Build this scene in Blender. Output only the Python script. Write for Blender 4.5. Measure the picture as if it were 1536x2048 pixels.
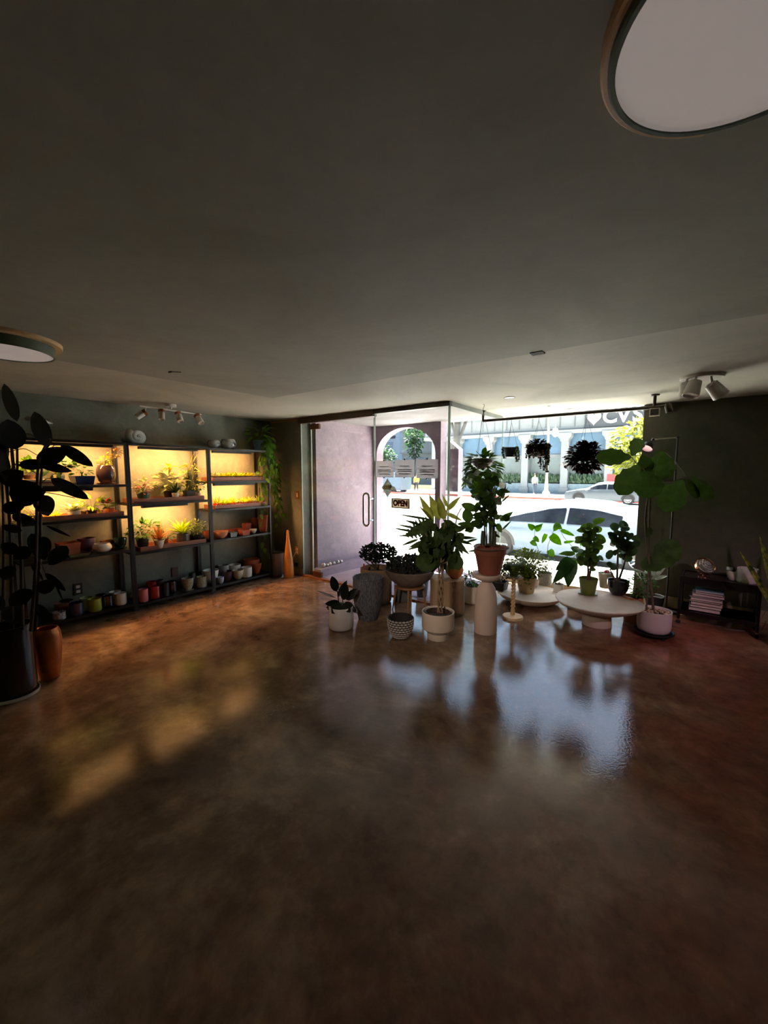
import bpy, bmesh, math, random
from mathutils import Vector, Matrix, Euler, noise
S = bpy.context.scene
COL = S.collection
for _o in list(bpy.data.objects): bpy.data.objects.remove(_o)
PI = math.pi

# ------------------------------------------------------------------ camera
F_PX = 815.0; YAW = math.radians(37.03); PITCH = math.radians(5.65)
CAM = Vector((0, 0, 1.5))
FWD = Vector((-math.sin(YAW)*math.cos(PITCH), math.cos(YAW)*math.cos(PITCH), -math.sin(PITCH)))
RGT = Vector((math.cos(YAW), math.sin(YAW), 0)); UPV = RGT.cross(FWD)
cd = bpy.data.cameras.new('camera'); cam = bpy.data.objects.new('camera', cd); COL.objects.link(cam)
cd.sensor_fit = 'VERTICAL'; cd.sensor_height = 36; cd.sensor_width = 27; cd.lens = 36*F_PX/2048
cd.clip_start = .05; cd.clip_end = 500
cam.matrix_world = Matrix(((RGT.x, UPV.x, -FWD.x, CAM.x), (RGT.y, UPV.y, -FWD.y, CAM.y), (RGT.z, UPV.z, -FWD.z, CAM.z), (0, 0, 0, 1)))
S.camera = cam

# ------------------------------------------------------------------ light and exposure
vs = S.view_settings
vs.view_transform = 'Standard'; vs.look = 'None'; vs.gamma = 1; vs.use_curve_mapping = False
vs.exposure = 0.12
W = bpy.data.worlds.new('world'); S.world = W; W.use_nodes = True
_n = W.node_tree.nodes; _bg = _n['Background']
_sky = _n.new('ShaderNodeTexSky'); _sky.sky_type = 'NISHITA'; _sky.sun_disc = False
_sky.sun_elevation = math.radians(62); _sky.sun_rotation = math.radians(10); _sky.air_density = 1.2; _sky.dust_density = 1.5
W.node_tree.links.new(_sky.outputs[0], _bg.inputs[0]); _bg.inputs[1].default_value = SKY_STRENGTH = 0.55
sl = bpy.data.lights.new('sun', 'SUN'); sun = bpy.data.objects.new('sun', sl); COL.objects.link(sun)
sl.energy = 80; sl.angle = math.radians(.6); sl.color = (1, .95, .87)
sun.location = (0, 12, 20)
sun.rotation_euler = Vector((.30, -.13, -.95)).to_track_quat('-Z', 'Y').to_euler()
S.cycles.use_denoising = True
S.cycles.max_bounces = 10; S.cycles.diffuse_bounces = 5; S.cycles.transparent_max_bounces = 24
S.cycles.sample_clamp_indirect = 8; S.cycles.caustics_reflective = False; S.cycles.caustics_refractive = False
STRIP_POWER = 280.0; SPOT_POWER = 120

# ------------------------------------------------------------------ measuring helpers
def ray(x, y): return RGT*((x-768)/F_PX) - UPV*((y-1024)/F_PX) + FWD
def on_z(x, y, z=0.0): d = ray(x, y); return CAM + d*((z-CAM.z)/d.z)
def on_x(x, y, X): d = ray(x, y); return CAM + d*(X/d.x)
def on_y(x, y, Y): d = ray(x, y); return CAM + d*(Y/d.y)
def at_k(x, y, k): return CAM + ray(x, y)*k
def depth(p): return (Vector(p)-CAM).dot(FWD)
def spot(xl, xr, yb, yt, z=0.0, ratio=.8):
    """centre, radius and height of a round thing standing at height z"""
    tl, tr = math.atan((xl-768)/F_PX), math.atan((xr-768)/F_PX); d = (tr-tl)/2
    xm = 768+F_PX*math.tan((tl+tr)/2); p = on_z(xm, yb, z); Df = math.hypot(p.x, p.y)
    D = Df/(1-ratio*math.sin(d)); c = Vector((p.x/Df*D, p.y/Df*D, z))
    r = ray(xm, yt); t = D/math.hypot(r.x, r.y)
    return c, D*math.sin(d), CAM.z+t*r.z-z
def on_shelf(xl, xr, yt, z, X):
    tl, tr = math.atan((xl-768)/F_PX), math.atan((xr-768)/F_PX); d = (tr-tl)/2
    xm = 768+F_PX*math.tan((tl+tr)/2); p = on_x(xm, yt, X); D = math.hypot(p.x, p.y)
    return Vector((X, p.y, z)), D*math.sin(d), p.z-z

# ------------------------------------------------------------------ materials
def lin(r, g, b):
    f = lambda c: c/12.92 if c <= .04045 else ((c+.055)/1.055)**2.4
    return (f(r/255), f(g/255), f(b/255), 1)
MATS = {}
def mat(name, rgb, rough=.5, metal=0.0, var=.12, scale=6.0, bump=0.0, bscale=60.0, spec=.5, coat=0.0, trans=0.0, emit=None, rgb2=None, stretch=None, detail=4.0):
    if name in MATS: return MATS[name]
    m = bpy.data.materials.new(name); m.use_nodes = True; MATS[name] = m
    nt = m.node_tree; N = nt.nodes; Lk = nt.links; b = N['Principled BSDF']
    tc = N.new('ShaderNodeTexCoord'); src = tc.outputs['Object']
    if stretch:
        mp = N.new('ShaderNodeMapping'); mp.inputs['Scale'].default_value = stretch; Lk.new(src, mp.inputs[0]); src = mp.outputs[0]
    nz = N.new('ShaderNodeTexNoise'); nz.inputs['Scale'].default_value = scale; nz.inputs['Detail'].default_value = detail; Lk.new(src, nz.inputs['Vector'])
    rp = N.new('ShaderNodeValToRGB'); Lk.new(nz.outputs[0], rp.inputs[0])
    c = lin(*rgb); c2 = lin(*rgb2) if rgb2 else tuple(min(1, v*(1+var)) for v in c[:3])+(1,)
    c1 = c if rgb2 else tuple(v*(1-var) for v in c[:3])+(1,)
    rp.color_ramp.elements[0].position = .35; rp.color_ramp.elements[1].position = .68
    rp.color_ramp.elements[0].color = c1; rp.color_ramp.elements[1].color = c2
    Lk.new(rp.outputs[0], b.inputs['Base Color'])
    b.inputs['Roughness'].default_value = rough; b.inputs['Metallic'].default_value = metal
    b.inputs['Specular IOR Level'].default_value = spec; b.inputs['Coat Weight'].default_value = coat; b.inputs['Coat Roughness'].default_value = .08
    if bump:
        n2 = N.new('ShaderNodeTexNoise'); n2.inputs['Scale'].default_value = bscale; n2.inputs['Detail'].default_value = 3; Lk.new(src, n2.inputs['Vector'])
        bp = N.new('ShaderNodeBump'); bp.inputs['Strength'].default_value = bump; bp.inputs['Distance'].default_value = .01
        Lk.new(n2.outputs[0], bp.inputs['Height']); Lk.new(bp.outputs[0], b.inputs['Normal'])
    if emit:
        b.inputs['Emission Color'].default_value = lin(*emit[0]); b.inputs['Emission Strength'].default_value = emit[1]
    if trans:
        tr = N.new('ShaderNodeBsdfTranslucent'); mx = N.new('ShaderNodeMixShader'); mx.inputs[0].default_value = trans
        hs = N.new('ShaderNodeHueSaturation'); hs.inputs['Saturation'].default_value = 1.15; hs.inputs['Value'].default_value = 1.25
        Lk.new(rp.outputs[0], hs.inputs['Color']); Lk.new(hs.outputs[0], tr.inputs[0])
        Lk.new(b.outputs[0], mx.inputs[1]); Lk.new(tr.outputs[0], mx.inputs[2]); Lk.new(mx.outputs[0], N['Material Output'].inputs[0])
    return m
def glass_mat(name, tint, refl=1.0):
    m = bpy.data.materials.new(name); m.use_nodes = True; N = m.node_tree.nodes; Lk = m.node_tree.links; N.remove(N['Principled BSDF'])
    t = N.new('ShaderNodeBsdfTransparent'); t.inputs[0].default_value = tint+(1,)
    g = N.new('ShaderNodeBsdfGlossy'); g.inputs['Roughness'].default_value = .01; g.inputs[0].default_value = (refl, refl, refl, 1)
    lw = N.new('ShaderNodeLayerWeight'); lw.inputs[0].default_value = .5   # Schlick: .04 + .96 (1-cos)^5, the same from both faces
    pw = N.new('ShaderNodeMath'); pw.operation = 'POWER'; pw.inputs[1].default_value = 5; Lk.new(lw.outputs['Facing'], pw.inputs[0])
    f = N.new('ShaderNodeMath'); f.operation = 'MULTIPLY_ADD'; f.inputs[1].default_value = .96; f.inputs[2].default_value = .04; Lk.new(pw.outputs[0], f.inputs[0])
    mx = N.new('ShaderNodeMixShader'); Lk.new(f.outputs[0], mx.inputs[0]); Lk.new(t.outputs[0], mx.inputs[1]); Lk.new(g.outputs[0], mx.inputs[2])
    Lk.new(mx.outputs[0], N['Material Output'].inputs[0]); MATS[name] = m; return m
GLASS = glass_mat('clear_glass', (.95, .97, .96))
def paint_mat(name, base, dark, light, rough=.75, bump=.15, ov=.22):
    """trowelled wall paint: two octaves of cloudy patches with fine grain"""
    m = bpy.data.materials.new(name); m.use_nodes = True; MATS[name] = m
    nt = m.node_tree; N = nt.nodes; Lk = nt.links; b = N['Principled BSDF']
    tc = N.new('ShaderNodeTexCoord')
    n1 = N.new('ShaderNodeTexNoise'); n1.inputs['Scale'].default_value = 1.1; n1.inputs['Detail'].default_value = 8; n1.inputs['Roughness'].default_value = .62; n1.inputs['Distortion'].default_value = .8
    n2 = N.new('ShaderNodeTexNoise'); n2.inputs['Scale'].default_value = 14; n2.inputs['Detail'].default_value = 5; n2.inputs['Distortion'].default_value = 1.2
    Lk.new(tc.outputs['Object'], n1.inputs['Vector']); Lk.new(tc.outputs['Object'], n2.inputs['Vector'])
    r1 = N.new('ShaderNodeValToRGB'); Lk.new(n1.outputs[0], r1.inputs[0])
    e = r1.color_ramp.elements; e[0].position = .3; e[0].color = lin(*dark); e[1].position = .72; e[1].color = lin(*light)
    k = e.new(.5); k.color = lin(*base)
    mx = N.new('ShaderNodeMixRGB'); mx.blend_type = 'OVERLAY'; mx.inputs[0].default_value = ov
    Lk.new(r1.outputs[0], mx.inputs[1]); Lk.new(n2.outputs[0], mx.inputs[2]); Lk.new(mx.outputs[0], b.inputs['Base Color'])
    b.inputs['Roughness'].default_value = rough; b.inputs['Specular IOR Level'].default_value = .35
    bp = N.new('ShaderNodeBump'); bp.inputs['Strength'].default_value = bump; bp.inputs['Distance'].default_value = .01
    Lk.new(n2.outputs[0], bp.inputs['Height']); Lk.new(bp.outputs[0], b.inputs['Normal'])
    return m
def floor_mat():
    m = bpy.data.materials.new('stained_concrete'); m.use_nodes = True; MATS['stained_concrete'] = m
    nt = m.node_tree; N = nt.nodes; Lk = nt.links; b = N['Principled BSDF']; tc = N.new('ShaderNodeTexCoord')
    def nz(scale, det=6, dist=.6, rough=.6):
        n = N.new('ShaderNodeTexNoise'); n.inputs['Scale'].default_value = scale; n.inputs['Detail'].default_value = det
        n.inputs['Distortion'].default_value = dist; n.inputs['Roughness'].default_value = rough; Lk.new(tc.outputs['Object'], n.inputs['Vector']); return n
    a = nz(1.25, 10, .35, .68); r = N.new('ShaderNodeValToRGB'); Lk.new(a.outputs[0], r.inputs[0]); e = r.color_ramp.elements
    e[0].position = .3; e[0].color = lin(68, 48, 37); e[1].position = .74; e[1].color = lin(184, 158, 128)
    k = e.new(.5); k.color = lin(120, 95, 75)
    # reddish glow from the right painted into the colour, broken by noise
    sp = N.new('ShaderNodeSeparateXYZ'); Lk.new(tc.outputs['Object'], sp.inputs[0])
    mr = N.new('ShaderNodeMapRange'); mr.inputs[1].default_value = -1.5; mr.inputs[2].default_value = .1; Lk.new(sp.outputs[0], mr.inputs[0])
    a2 = nz(1.7, 6, .5); mu = N.new('ShaderNodeMath'); mu.operation = 'MULTIPLY'; Lk.new(mr.outputs[0], mu.inputs[0]); Lk.new(a2.outputs[0], mu.inputs[1])
    red = N.new('ShaderNodeMixRGB'); red.inputs[2].default_value = lin(150, 72, 56); Lk.new(mu.outputs[0], red.inputs[0]); Lk.new(r.outputs[0], red.inputs[1])
    # fine mottling
    f = nz(8, 9, .25, .7); ov = N.new('ShaderNodeMixRGB'); ov.blend_type = 'OVERLAY'; ov.inputs[0].default_value = .8; Lk.new(red.outputs[0], ov.inputs[1]); Lk.new(f.outputs[0], ov.inputs[2])
    # hairline cracks and scratches where the stain is worn through
    cn = nz(2.6, 5, .7, .6); cs_ = N.new('ShaderNodeMath'); cs_.operation = 'SUBTRACT'; cs_.inputs[1].default_value = .5; Lk.new(cn.outputs[0], cs_.inputs[0])
    ca = N.new('ShaderNodeMath'); ca.operation = 'ABSOLUTE'; Lk.new(cs_.outputs[0], ca.inputs[0]); cl_ = N.new('ShaderNodeMath'); cl_.operation = 'LESS_THAN'; cl_.inputs[1].default_value = .0015; Lk.new(ca.outputs[0], cl_.inputs[0])
    cm = nz(1.1, 2, 0); cg = N.new('ShaderNodeMath'); cg.operation = 'GREATER_THAN'; cg.inputs[1].default_value = .66; Lk.new(cm.outputs[0], cg.inputs[0])
    c3 = N.new('ShaderNodeMath'); c3.operation = 'MULTIPLY'; Lk.new(cl_.outputs[0], c3.inputs[0]); Lk.new(cg.outputs[0], c3.inputs[1])
    sk = N.new('ShaderNodeMixRGB'); sk.inputs[2].default_value = lin(196, 178, 156); Lk.new(c3.outputs[0], sk.inputs[0]); Lk.new(ov.outputs[0], sk.inputs[1]); Lk.new(sk.outputs[0], b.inputs['Base Color'])
    rr = N.new('ShaderNodeMapRange'); rr.inputs[1].default_value = .3; rr.inputs[2].default_value = .7; rr.inputs[3].default_value = .02; rr.inputs[4].default_value = .06; Lk.new(a2.outputs[0], rr.inputs[0]); Lk.new(rr.outputs[0], b.inputs['Roughness'])
    b.inputs['Specular IOR Level'].default_value = .46
    h1 = nz(5, 5, .4); h2 = nz(70, 3, .2); ad = N.new('ShaderNodeMath'); ad.operation = 'MULTIPLY_ADD'; ad.inputs[1].default_value = .8; Lk.new(h2.outputs[0], ad.inputs[0]); hs_ = N.new('ShaderNodeMath'); hs_.operation = 'MULTIPLY'; hs_.inputs[1].default_value = .5; Lk.new(h1.outputs[0], hs_.inputs[0]); Lk.new(hs_.outputs[0], ad.inputs[2])
    bp = N.new('ShaderNodeBump'); bp.inputs['Strength'].default_value = .32; bp.inputs['Distance'].default_value = .0022; Lk.new(ad.outputs[0], bp.inputs['Height']); Lk.new(bp.outputs[0], b.inputs['Normal'])
    return m

# ------------------------------------------------------------------ mesh builder
class MB:
    def __init__(s): s.v = []; s.f = []
    def add(s, vs_, fs):
        o = len(s.v); s.v += [tuple(v) for v in vs_]; s.f += [tuple(i+o for i in f) for f in fs]; return s
    def box(s, c, d, M=None):
        c = Vector(c); x, y, z = d[0]/2, d[1]/2, d[2]/2
        P = [Vector((a, b, e)) for a in (-x, x) for b in (-y, y) for e in (-z, z)]
        if M: P = [M @ p for p in P]
        return s.add([p+c for p in P], [(0, 1, 3, 2), (4, 6, 7, 5), (0, 4, 5, 1), (2, 3, 7, 6), (0, 2, 6, 4), (1, 5, 7, 3)])
    def span(s, a, b): return s.box([(p+q)/2 for p, q in zip(a, b)], [abs(p-q) for p, q in zip(a, b)])
    def lathe(s, prof, c=(0, 0, 0), n=32, M=None, cap0=True, cap1=False, wob=None, sx=1.0):
        c = Vector(c); vs_ = []; fs = []
        for i, (r, z) in enumerate(prof):
            for j in range(n):
                a = 2*PI*j/n; rr = r*(wob(a, z) if wob else 1); p = Vector((rr*math.cos(a)*sx, rr*math.sin(a), z))
                vs_.append((M @ p if M else p)+c)
        for i in range(len(prof)-1):
            for j in range(n): k = (j+1) % n; fs.append((i*n+j, i*n+k, (i+1)*n+k, (i+1)*n+j))
        if cap0: fs.append(tuple(reversed(range(n))))
        if cap1: fs.append(tuple((len(prof)-1)*n+j for j in range(n)))
        return s.add(vs_, fs)
    def tube(s, pts, r, n=8, caps=True):
        pts = [Vector(p) for p in pts]; m = len(pts); R_ = r if isinstance(r, (list, tuple)) else [r]*m; vs_ = []; fs = []
        t0 = (pts[1]-pts[0]).normalized(); u = t0.orthogonal().normalized()
        for i, p in enumerate(pts):
            t = ((pts[min(i+1, m-1)]-pts[max(i-1, 0)])).normalized(); u = (u-t*u.dot(t)); u = u.normalized() if u.length > 1e-6 else t.orthogonal().normalized(); w = t.cross(u)
            for j in range(n): a = 2*PI*j/n; vs_.append(p+(u*math.cos(a)+w*math.sin(a))*R_[i])
        for i in range(m-1):
            for j in range(n): k = (j+1) % n; fs.append((i*n+j, i*n+k, (i+1)*n+k, (i+1)*n+j))
        if caps: fs.append(tuple(reversed(range(n)))); fs.append(tuple((m-1)*n+j for j in range(n)))
        return s.add(vs_, fs)
    def bar(s, a, b, w, h=None):
        a, b = Vector(a), Vector(b); t = (b-a); M = t.to_track_quat('Z', 'Y').to_matrix(); return s.box((a+b)/2, (w, h or w, t.length), M)
    def prism(s, pts, y0, y1, axis='y'):
        n = len(pts); f = (lambda p, q: (p[0], q, p[1])) if axis == 'y' else ((lambda p, q: (q, p[0], p[1])) if axis == 'x' else (lambda p, q: (p[0], p[1], q)))
        return s.add([f(p, y0) for p in pts]+[f(p, y1) for p in pts], [tuple(range(n)), tuple(reversed(range(n, 2*n)))]+[(i, i+n, (i+1) % n+n, (i+1) % n) for i in range(n)])
    def ball(s, c, r, n=10, m=7, sc=(1, 1, 1), M=None):
        vs_ = []; fs = []; c = Vector(c)
        for i in range(m+1):
            t = PI*i/m
            for j in range(n): a = 2*PI*j/n; p = Vector((r*math.sin(t)*math.cos(a)*sc[0], r*math.sin(t)*math.sin(a)*sc[1], r*math.cos(t)*sc[2])); vs_.append((M @ p if M else p)+c)
        for i in range(m):
            for j in range(n): k = (j+1) % n; fs.append((i*n+j, (i+1)*n+j, (i+1)*n+k, i*n+k))
        return s.add(vs_, fs)
    def leaf(s, p, d, nrm, L, Wd, shape='oval', curl=.15, fold=.12, seg=6, wave=0.0):
        p = Vector(p); d = Vector(d).normalized(); nrm = Vector(nrm); nrm = nrm-d*nrm.dot(d)
        nrm = nrm.normalized() if nrm.length > 1e-5 else d.orthogonal().normalized(); sd = d.cross(nrm)
        vs_ = []; fs = []; W_ = SHAPES[shape]
        for i in range(seg+1):
            t = i/seg; w = max(W_(t), .02)*Wd/2; c = p+d*(L*t)-nrm*(curl*L*t*t); wv = nrm*(wave*Wd*math.sin(t*9))
            e = nrm*(fold*w*2)
            vs_ += [c-sd*w+e+wv, c, c+sd*w+e-wv]
        for i in range(seg): a = i*3; fs += [(a, a+1, a+4, a+3), (a+1, a+2, a+5, a+4)]
        return s.add(vs_, fs)
    def build(s, name, m, parent=None, smooth=True, angle=38, bevel=0.0, loc=None):
        me = bpy.data.meshes.new(name); me.from_pydata(s.v, [], s.f); me.materials.append(m)
        bm = bmesh.new(); bm.from_mesh(me)
        if s.v and len(s.v) < 60000:
            bmesh.ops.recalc_face_normals(bm, faces=bm.faces)
        if bevel: bmesh.ops.bevel(bm, geom=[e for e in bm.edges if e.is_manifold and e.calc_face_angle(0) > .6], offset=bevel, segments=2, profile=.6, affect='EDGES')
        if smooth:
            la = math.radians(angle)
            for f in bm.faces: f.smooth = True
            for e in bm.edges: e.smooth = e.calc_face_angle(0) < la if e.is_manifold else True
        bm.to_mesh(me); bm.free()
        o = bpy.data.objects.new(name, me); COL.objects.link(o)
        if parent: o.parent = parent
        if loc: o.location = loc
        return o
def _heart(t): return 1.25*(t**.35)*(1-t)**.8 if t > 0 else .45
SHAPES = {'oval': lambda t: math.sin(PI*min(1, t**.88))**.62 if 0 < t < 1 else 0, 'lance': lambda t: math.sin(PI*t**.7)**1.1 if 0 < t < 1 else 0,
          'heart': lambda t: min(1, 1.15*_heart(t)), 'strap': lambda t: (1-t**3)*.9+.1*(t > 0), 'round': lambda t: math.sqrt(max(0, 1-(2*t-1)**2)),
          'fiddle': lambda t: (1+.07*math.sin(t*23))*(.22+.3*math.sin(PI*min(1, t*2.2))*(t < .45)+.9*max(0, math.sin(PI*max(0, (t-.22))/.8))**.7)*(1 if t < .97 else .3) if t > 0 else .1,
          'frond': lambda t: (math.sin(PI*t**.8)**.6)*(.55+.45*(int(t*18) % 2)) if 0 < t < 1 else 0}
def thing(name, label, cat, loc=(0, 0, 0), rz=0.0, group=None):
    o = bpy.data.objects.new(name, None); COL.objects.link(o); o.location = loc; o.rotation_euler = (0, 0, rz); o.empty_display_size = .05
    return tag(o, label, cat, group)
def tag(o, label, cat, group=None, kind=None):
    o['label'] = label; o['category'] = cat
    if group: o['group'] = group
    if kind: o['kind'] = kind
    return o
def struct(name, mb, m, parent=None, smooth=False, bevel=0, label=None):
    o = mb.build(name, m, parent, smooth=smooth, bevel=bevel)
    if not parent: o['kind'] = 'structure'
    if label: o['label'] = label
    return o
def text(name, body, size, m, M, parent=None, ext=.01, bold=0.0, sx=1.0):
    cu = bpy.data.curves.new(name, 'FONT'); cu.body = body; cu.size = size; cu.extrude = ext; cu.offset = bold; cu.align_x = 'CENTER'; cu.align_y = 'CENTER'; cu.resolution_u = 4
    t = bpy.data.objects.new(name, cu); COL.objects.link(t); dg = bpy.context.evaluated_depsgraph_get(); me = bpy.data.meshes.new_from_object(t.evaluated_get(dg))
    bpy.data.objects.remove(t); me.transform(M @ Matrix.Diagonal((sx, 1, 1, 1))); me.materials.clear(); me.materials.append(m)
    o = bpy.data.objects.new(name, me); COL.objects.link(o)
    if parent: o.parent = parent
    return o

# ================================================================== SETTING
ZC = 2.24; XL = -5.06; YD = 3.92; YW = 5.42; XG = -2.1; XJ = -.46; XR = 3.2; YB = -3.4
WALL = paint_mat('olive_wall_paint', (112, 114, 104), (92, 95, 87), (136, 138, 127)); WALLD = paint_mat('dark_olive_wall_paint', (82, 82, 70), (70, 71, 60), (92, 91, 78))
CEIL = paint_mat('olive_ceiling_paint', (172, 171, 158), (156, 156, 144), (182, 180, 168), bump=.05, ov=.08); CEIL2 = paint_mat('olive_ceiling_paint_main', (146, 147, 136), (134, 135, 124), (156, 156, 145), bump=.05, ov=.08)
LILAC = paint_mat('lilac_plaster', (142, 128, 140), (122, 109, 122), (164, 150, 160), bump=.4)
GREYPL = paint_mat('grey_plaster', (112, 109, 112), (86, 84, 88), (140, 137, 140), bump=.9)
DARKW = mat('dark_brown_wood', (52, 32, 20), .5, var=.3, scale=8, stretch=(1, 1, 6))
BROWN = mat('brown_threshold', (120, 70, 34), .45, var=.25, scale=20)
BASEB = mat('tan_baseboard_paint', (134, 124, 96), .6, var=.08)
BLACKM = mat('black_metal', (16, 16, 18), .4, .0, var=.2, bump=.05)
STEEL = mat('brushed_steel', (200, 198, 192), .22, 1.0, var=.06, scale=30)
WHITEM = mat('white_enamel', (226, 222, 214), .4, var=.03)
CONC = mat('sidewalk_concrete', (222, 216, 206), .85, var=.15, scale=3, bump=.3, bscale=90)
ASPH = mat('road_asphalt', (176, 176, 176), .9, var=.15, scale=2, bump=.4, bscale=120)

fl = MB(); P = [(XL, YB), (XR, YB), (XR, YW), (XG, YW), (XG, YD), (XL, YD)]
fl.prism(P, -.12, 0, axis='z'); struct('floor', fl, floor_mat())
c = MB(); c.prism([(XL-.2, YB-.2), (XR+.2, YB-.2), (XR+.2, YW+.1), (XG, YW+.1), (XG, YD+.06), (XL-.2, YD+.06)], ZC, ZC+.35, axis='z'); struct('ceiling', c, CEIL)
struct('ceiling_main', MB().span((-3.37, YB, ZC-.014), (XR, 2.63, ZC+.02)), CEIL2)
struct('wall_left', MB().span((XL-.2, YB-.2, -.12), (XL, YD+.06, ZC+.1)), WALL)
struct('wall_front', MB().span((XL-.2, YD, -.12), (-4.425, YD+.22, ZC+.1)), WALL)
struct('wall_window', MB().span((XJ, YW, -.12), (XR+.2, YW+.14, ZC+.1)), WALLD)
struct('wall_right', MB().span((XR, YB-.2, -.12), (XR+.2, YW+.14, ZC+.1)), WALL)
struct('wall_back', MB().span((XL-.2, YB-.2, -.12), (XR+.2, YB, ZC+.1)), WALL)
struct('baseboard_window', MB().span((XJ, YW-.014, 0), (XR, YW, .125)), BASEB, bevel=.003)
struct('baseboard_left', MB().span((XL, YB, 0), (XL+.012, YD, .1)), BASEB, bevel=.003)
struct('baseboard_front', MB().span((XL+.012, YD-.012, 0), (-4.425, YD, .1)), BASEB, bevel=.003)
# gap of unpainted wood where the front wall meets the ceiling
struct('trim_1', MB().prism([(XL, YD-.012), (XL, YD), (-4.5, YD), (-4.5, YD-.006)], ZC-.022, ZC-.008, axis='z'), mat('raw_wood', (176, 132, 88), .7))
# door header, thin header over the fixed pane and the return, threshold, window sill
struct('trim_2', MB().span((-4.44, YD-.03, 2.165), (-3.11, YD+.05, ZC)), DARKW, bevel=.004)
struct('trim_3', MB().span((-3.11, YD-.02, 2.19), (XG+.02, YD+.04, ZC)), mat('black_header', (24, 26, 26), .5))
struct('trim_4', MB().span((XG-.025, YD+.04, 2.19), (XG+.02, YW, ZC)), mat('grey_header', (104, 110, 104), .6))
struct('trim_5', MB().span((-4.44, YD-.025, 0), (XG, YD+.05, .018)), BROWN, bevel=.004)
struct('trim_6', MB().span((XG, YW-.02, 0), (XJ, YW+.12, .075)), mat('sill_paint', (150, 140, 116), .5))
struct('trim_7', MB().span((XG-.025, YD+.05, 0), (XG+.02, YW, .05)), BROWN)
struct('trim_8', MB().span((XJ-.015, YW+.03, .075), (XJ, YW+.1, ZC)), mat('jamb_paint', (88, 84, 70), .6))
EDGE = mat('green_glass_edge', (186, 204, 196), .2, var=.05, trans=.3)
def pane(name, a, b, ax, kind='structure', edges=True):
    """a glass panel between two floor points with its polished green edges"""
    a, b = Vector(a), Vector(b); o = MB().span(a, b).build(name, GLASS, smooth=False); o['kind'] = kind
    if edges:
        e = MB(); t = .006
        if ax == 'x':
            for x in (a.x, b.x): e.span((x-t/2, a.y-.001, a.z), (x+t/2, b.y+.001, b.z))
        else:
            for y in (a.y, b.y): e.span((a.x-.001, y-t/2, a.z), (b.x+.001, y+t/2, b.z))
        e.build('glass_edge', EDGE, o, smooth=False)
    return o
pane('window_1', (XG+.03, YW+.05, .075), (XJ-.015, YW+.06, ZC), 'x', edges=False)
pane('window_2', (XG-.006, YD+.03, .05), (XG+.006, YW+.05, 2.19), 'y')
pane('window_3', (-3.10, YD+.004, .018), (XG-.004, YD+.016, 2.19), 'x')
pane('window_4', (-4.42, YD+.004, .018), (-4.225, YD+.016, 2.165), 'x')
dr = pane('door_1', (-4.215, YD+.004, .03), (-3.115, YD+.016, 2.15), 'x')
PATCH = mat('bronze_patch_fitting', (82, 46, 22), .4, .3)
for z in (2.075, .03):
    f = MB().span((-4.215, YD-.012, z), (-4.05, YD+.03, z+.07)).build('hinge_clamp', PATCH, dr, smooth=False, bevel=.004)
h = MB(); r_ = []
for k in range(13): a = PI*k/12; r_.append((-3.19, YD-.05+.0, 1.17+.05*math.sin(a)) if False else (-3.19+.045*math.cos(a), YD-.055, 1.19+.045*math.sin(a)))
for k in range(13): a = PI+PI*k/12; r_.append((-3.19+.045*math.cos(a), YD-.055, .88+.045*math.sin(a)))
r_.append(r_[0]); h.tube(r_, .013, 10, caps=False)
for z in (.9, 1.17): h.tube([(-3.145, YD-.055, z), (-3.145, YD+.02, z)], .01, 8)
h.build('pull_handle', STEEL, dr)

# ------------------------------------------------------------------ entry porch outside the door
struct('wall_porch', MB().span((-4.55, YD+.2, -.3), (-4.33, YW+.02, 2.3)), LILAC)
# low ledge along the lilac wall
struct('trim_9', MB().span((-4.33, YD+.1, -.1), (-4.17, YW, .1)), LILAC)
struct('ceiling_porch', MB().span((-4.55, YD+.06, 2.245), (XG+.0, YW+.22, 2.6)), GREYPL)
ar = MB(); pts = [(-4.6, -.5), (-4.6, 2.3), (-3.04, 2.3), (-3.04, -.5), (-3.13, -.5), (-3.13, 1.78)]
for k in range(1, 24): a = PI*k/24; pts.append((-3.695+.565*math.cos(a), 1.78+.42*math.sin(a)))
pts += [(-4.26, 1.78), (-4.26, -.5)]
ar.prism(pts, YW+.02, YW+.2, 'y'); struct('wall_street', ar, LILAC)
bt = MB(); bt.prism([(-3.02, -.5), (-3.02, 1.97), (-2.86, 1.84), (-2.86, -.5)], YW+.25, YW+.4, 'y'); struct('pillar_porch', bt, LILAC)
struct('floor_porch', MB().prism([(YD+.05, -.35), (YD+.05, 0.0), (YW+.2, -.05), (YW+.2, -.35)], -4.33, XG, 'x'), LILAC)
BALL = mat('silver_ball', (206, 202, 192), .25, .6, var=.25, scale=18)
for i, (px, w) in enumerate([(647, 10), (655, 6), (660, 8), (668, 7), (676, 8), (682, 7.5)]):
    p = on_x(px, 1138-(px-647)*.27, -4.25); r = .031*w/9; o = MB().ball((0, 0, 0), r, 14, 10).build('ornament_ball', BALL, loc=(-4.25, p.y, .1+r))
    tag(o, ['large silver ball nearest the hinge at the left end of the ledge outside', 'smallest silver ball, second along the ledge outside the glass door', 'third silver ball along the ledge outside the glass door', 'fourth silver ball along the ledge outside the glass door', 'fifth silver ball along the ledge outside the glass door', 'silver ball at the far right end of the row on the ledge outside'][i], 'ornament', 'silver balls on the porch ledge')

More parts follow.
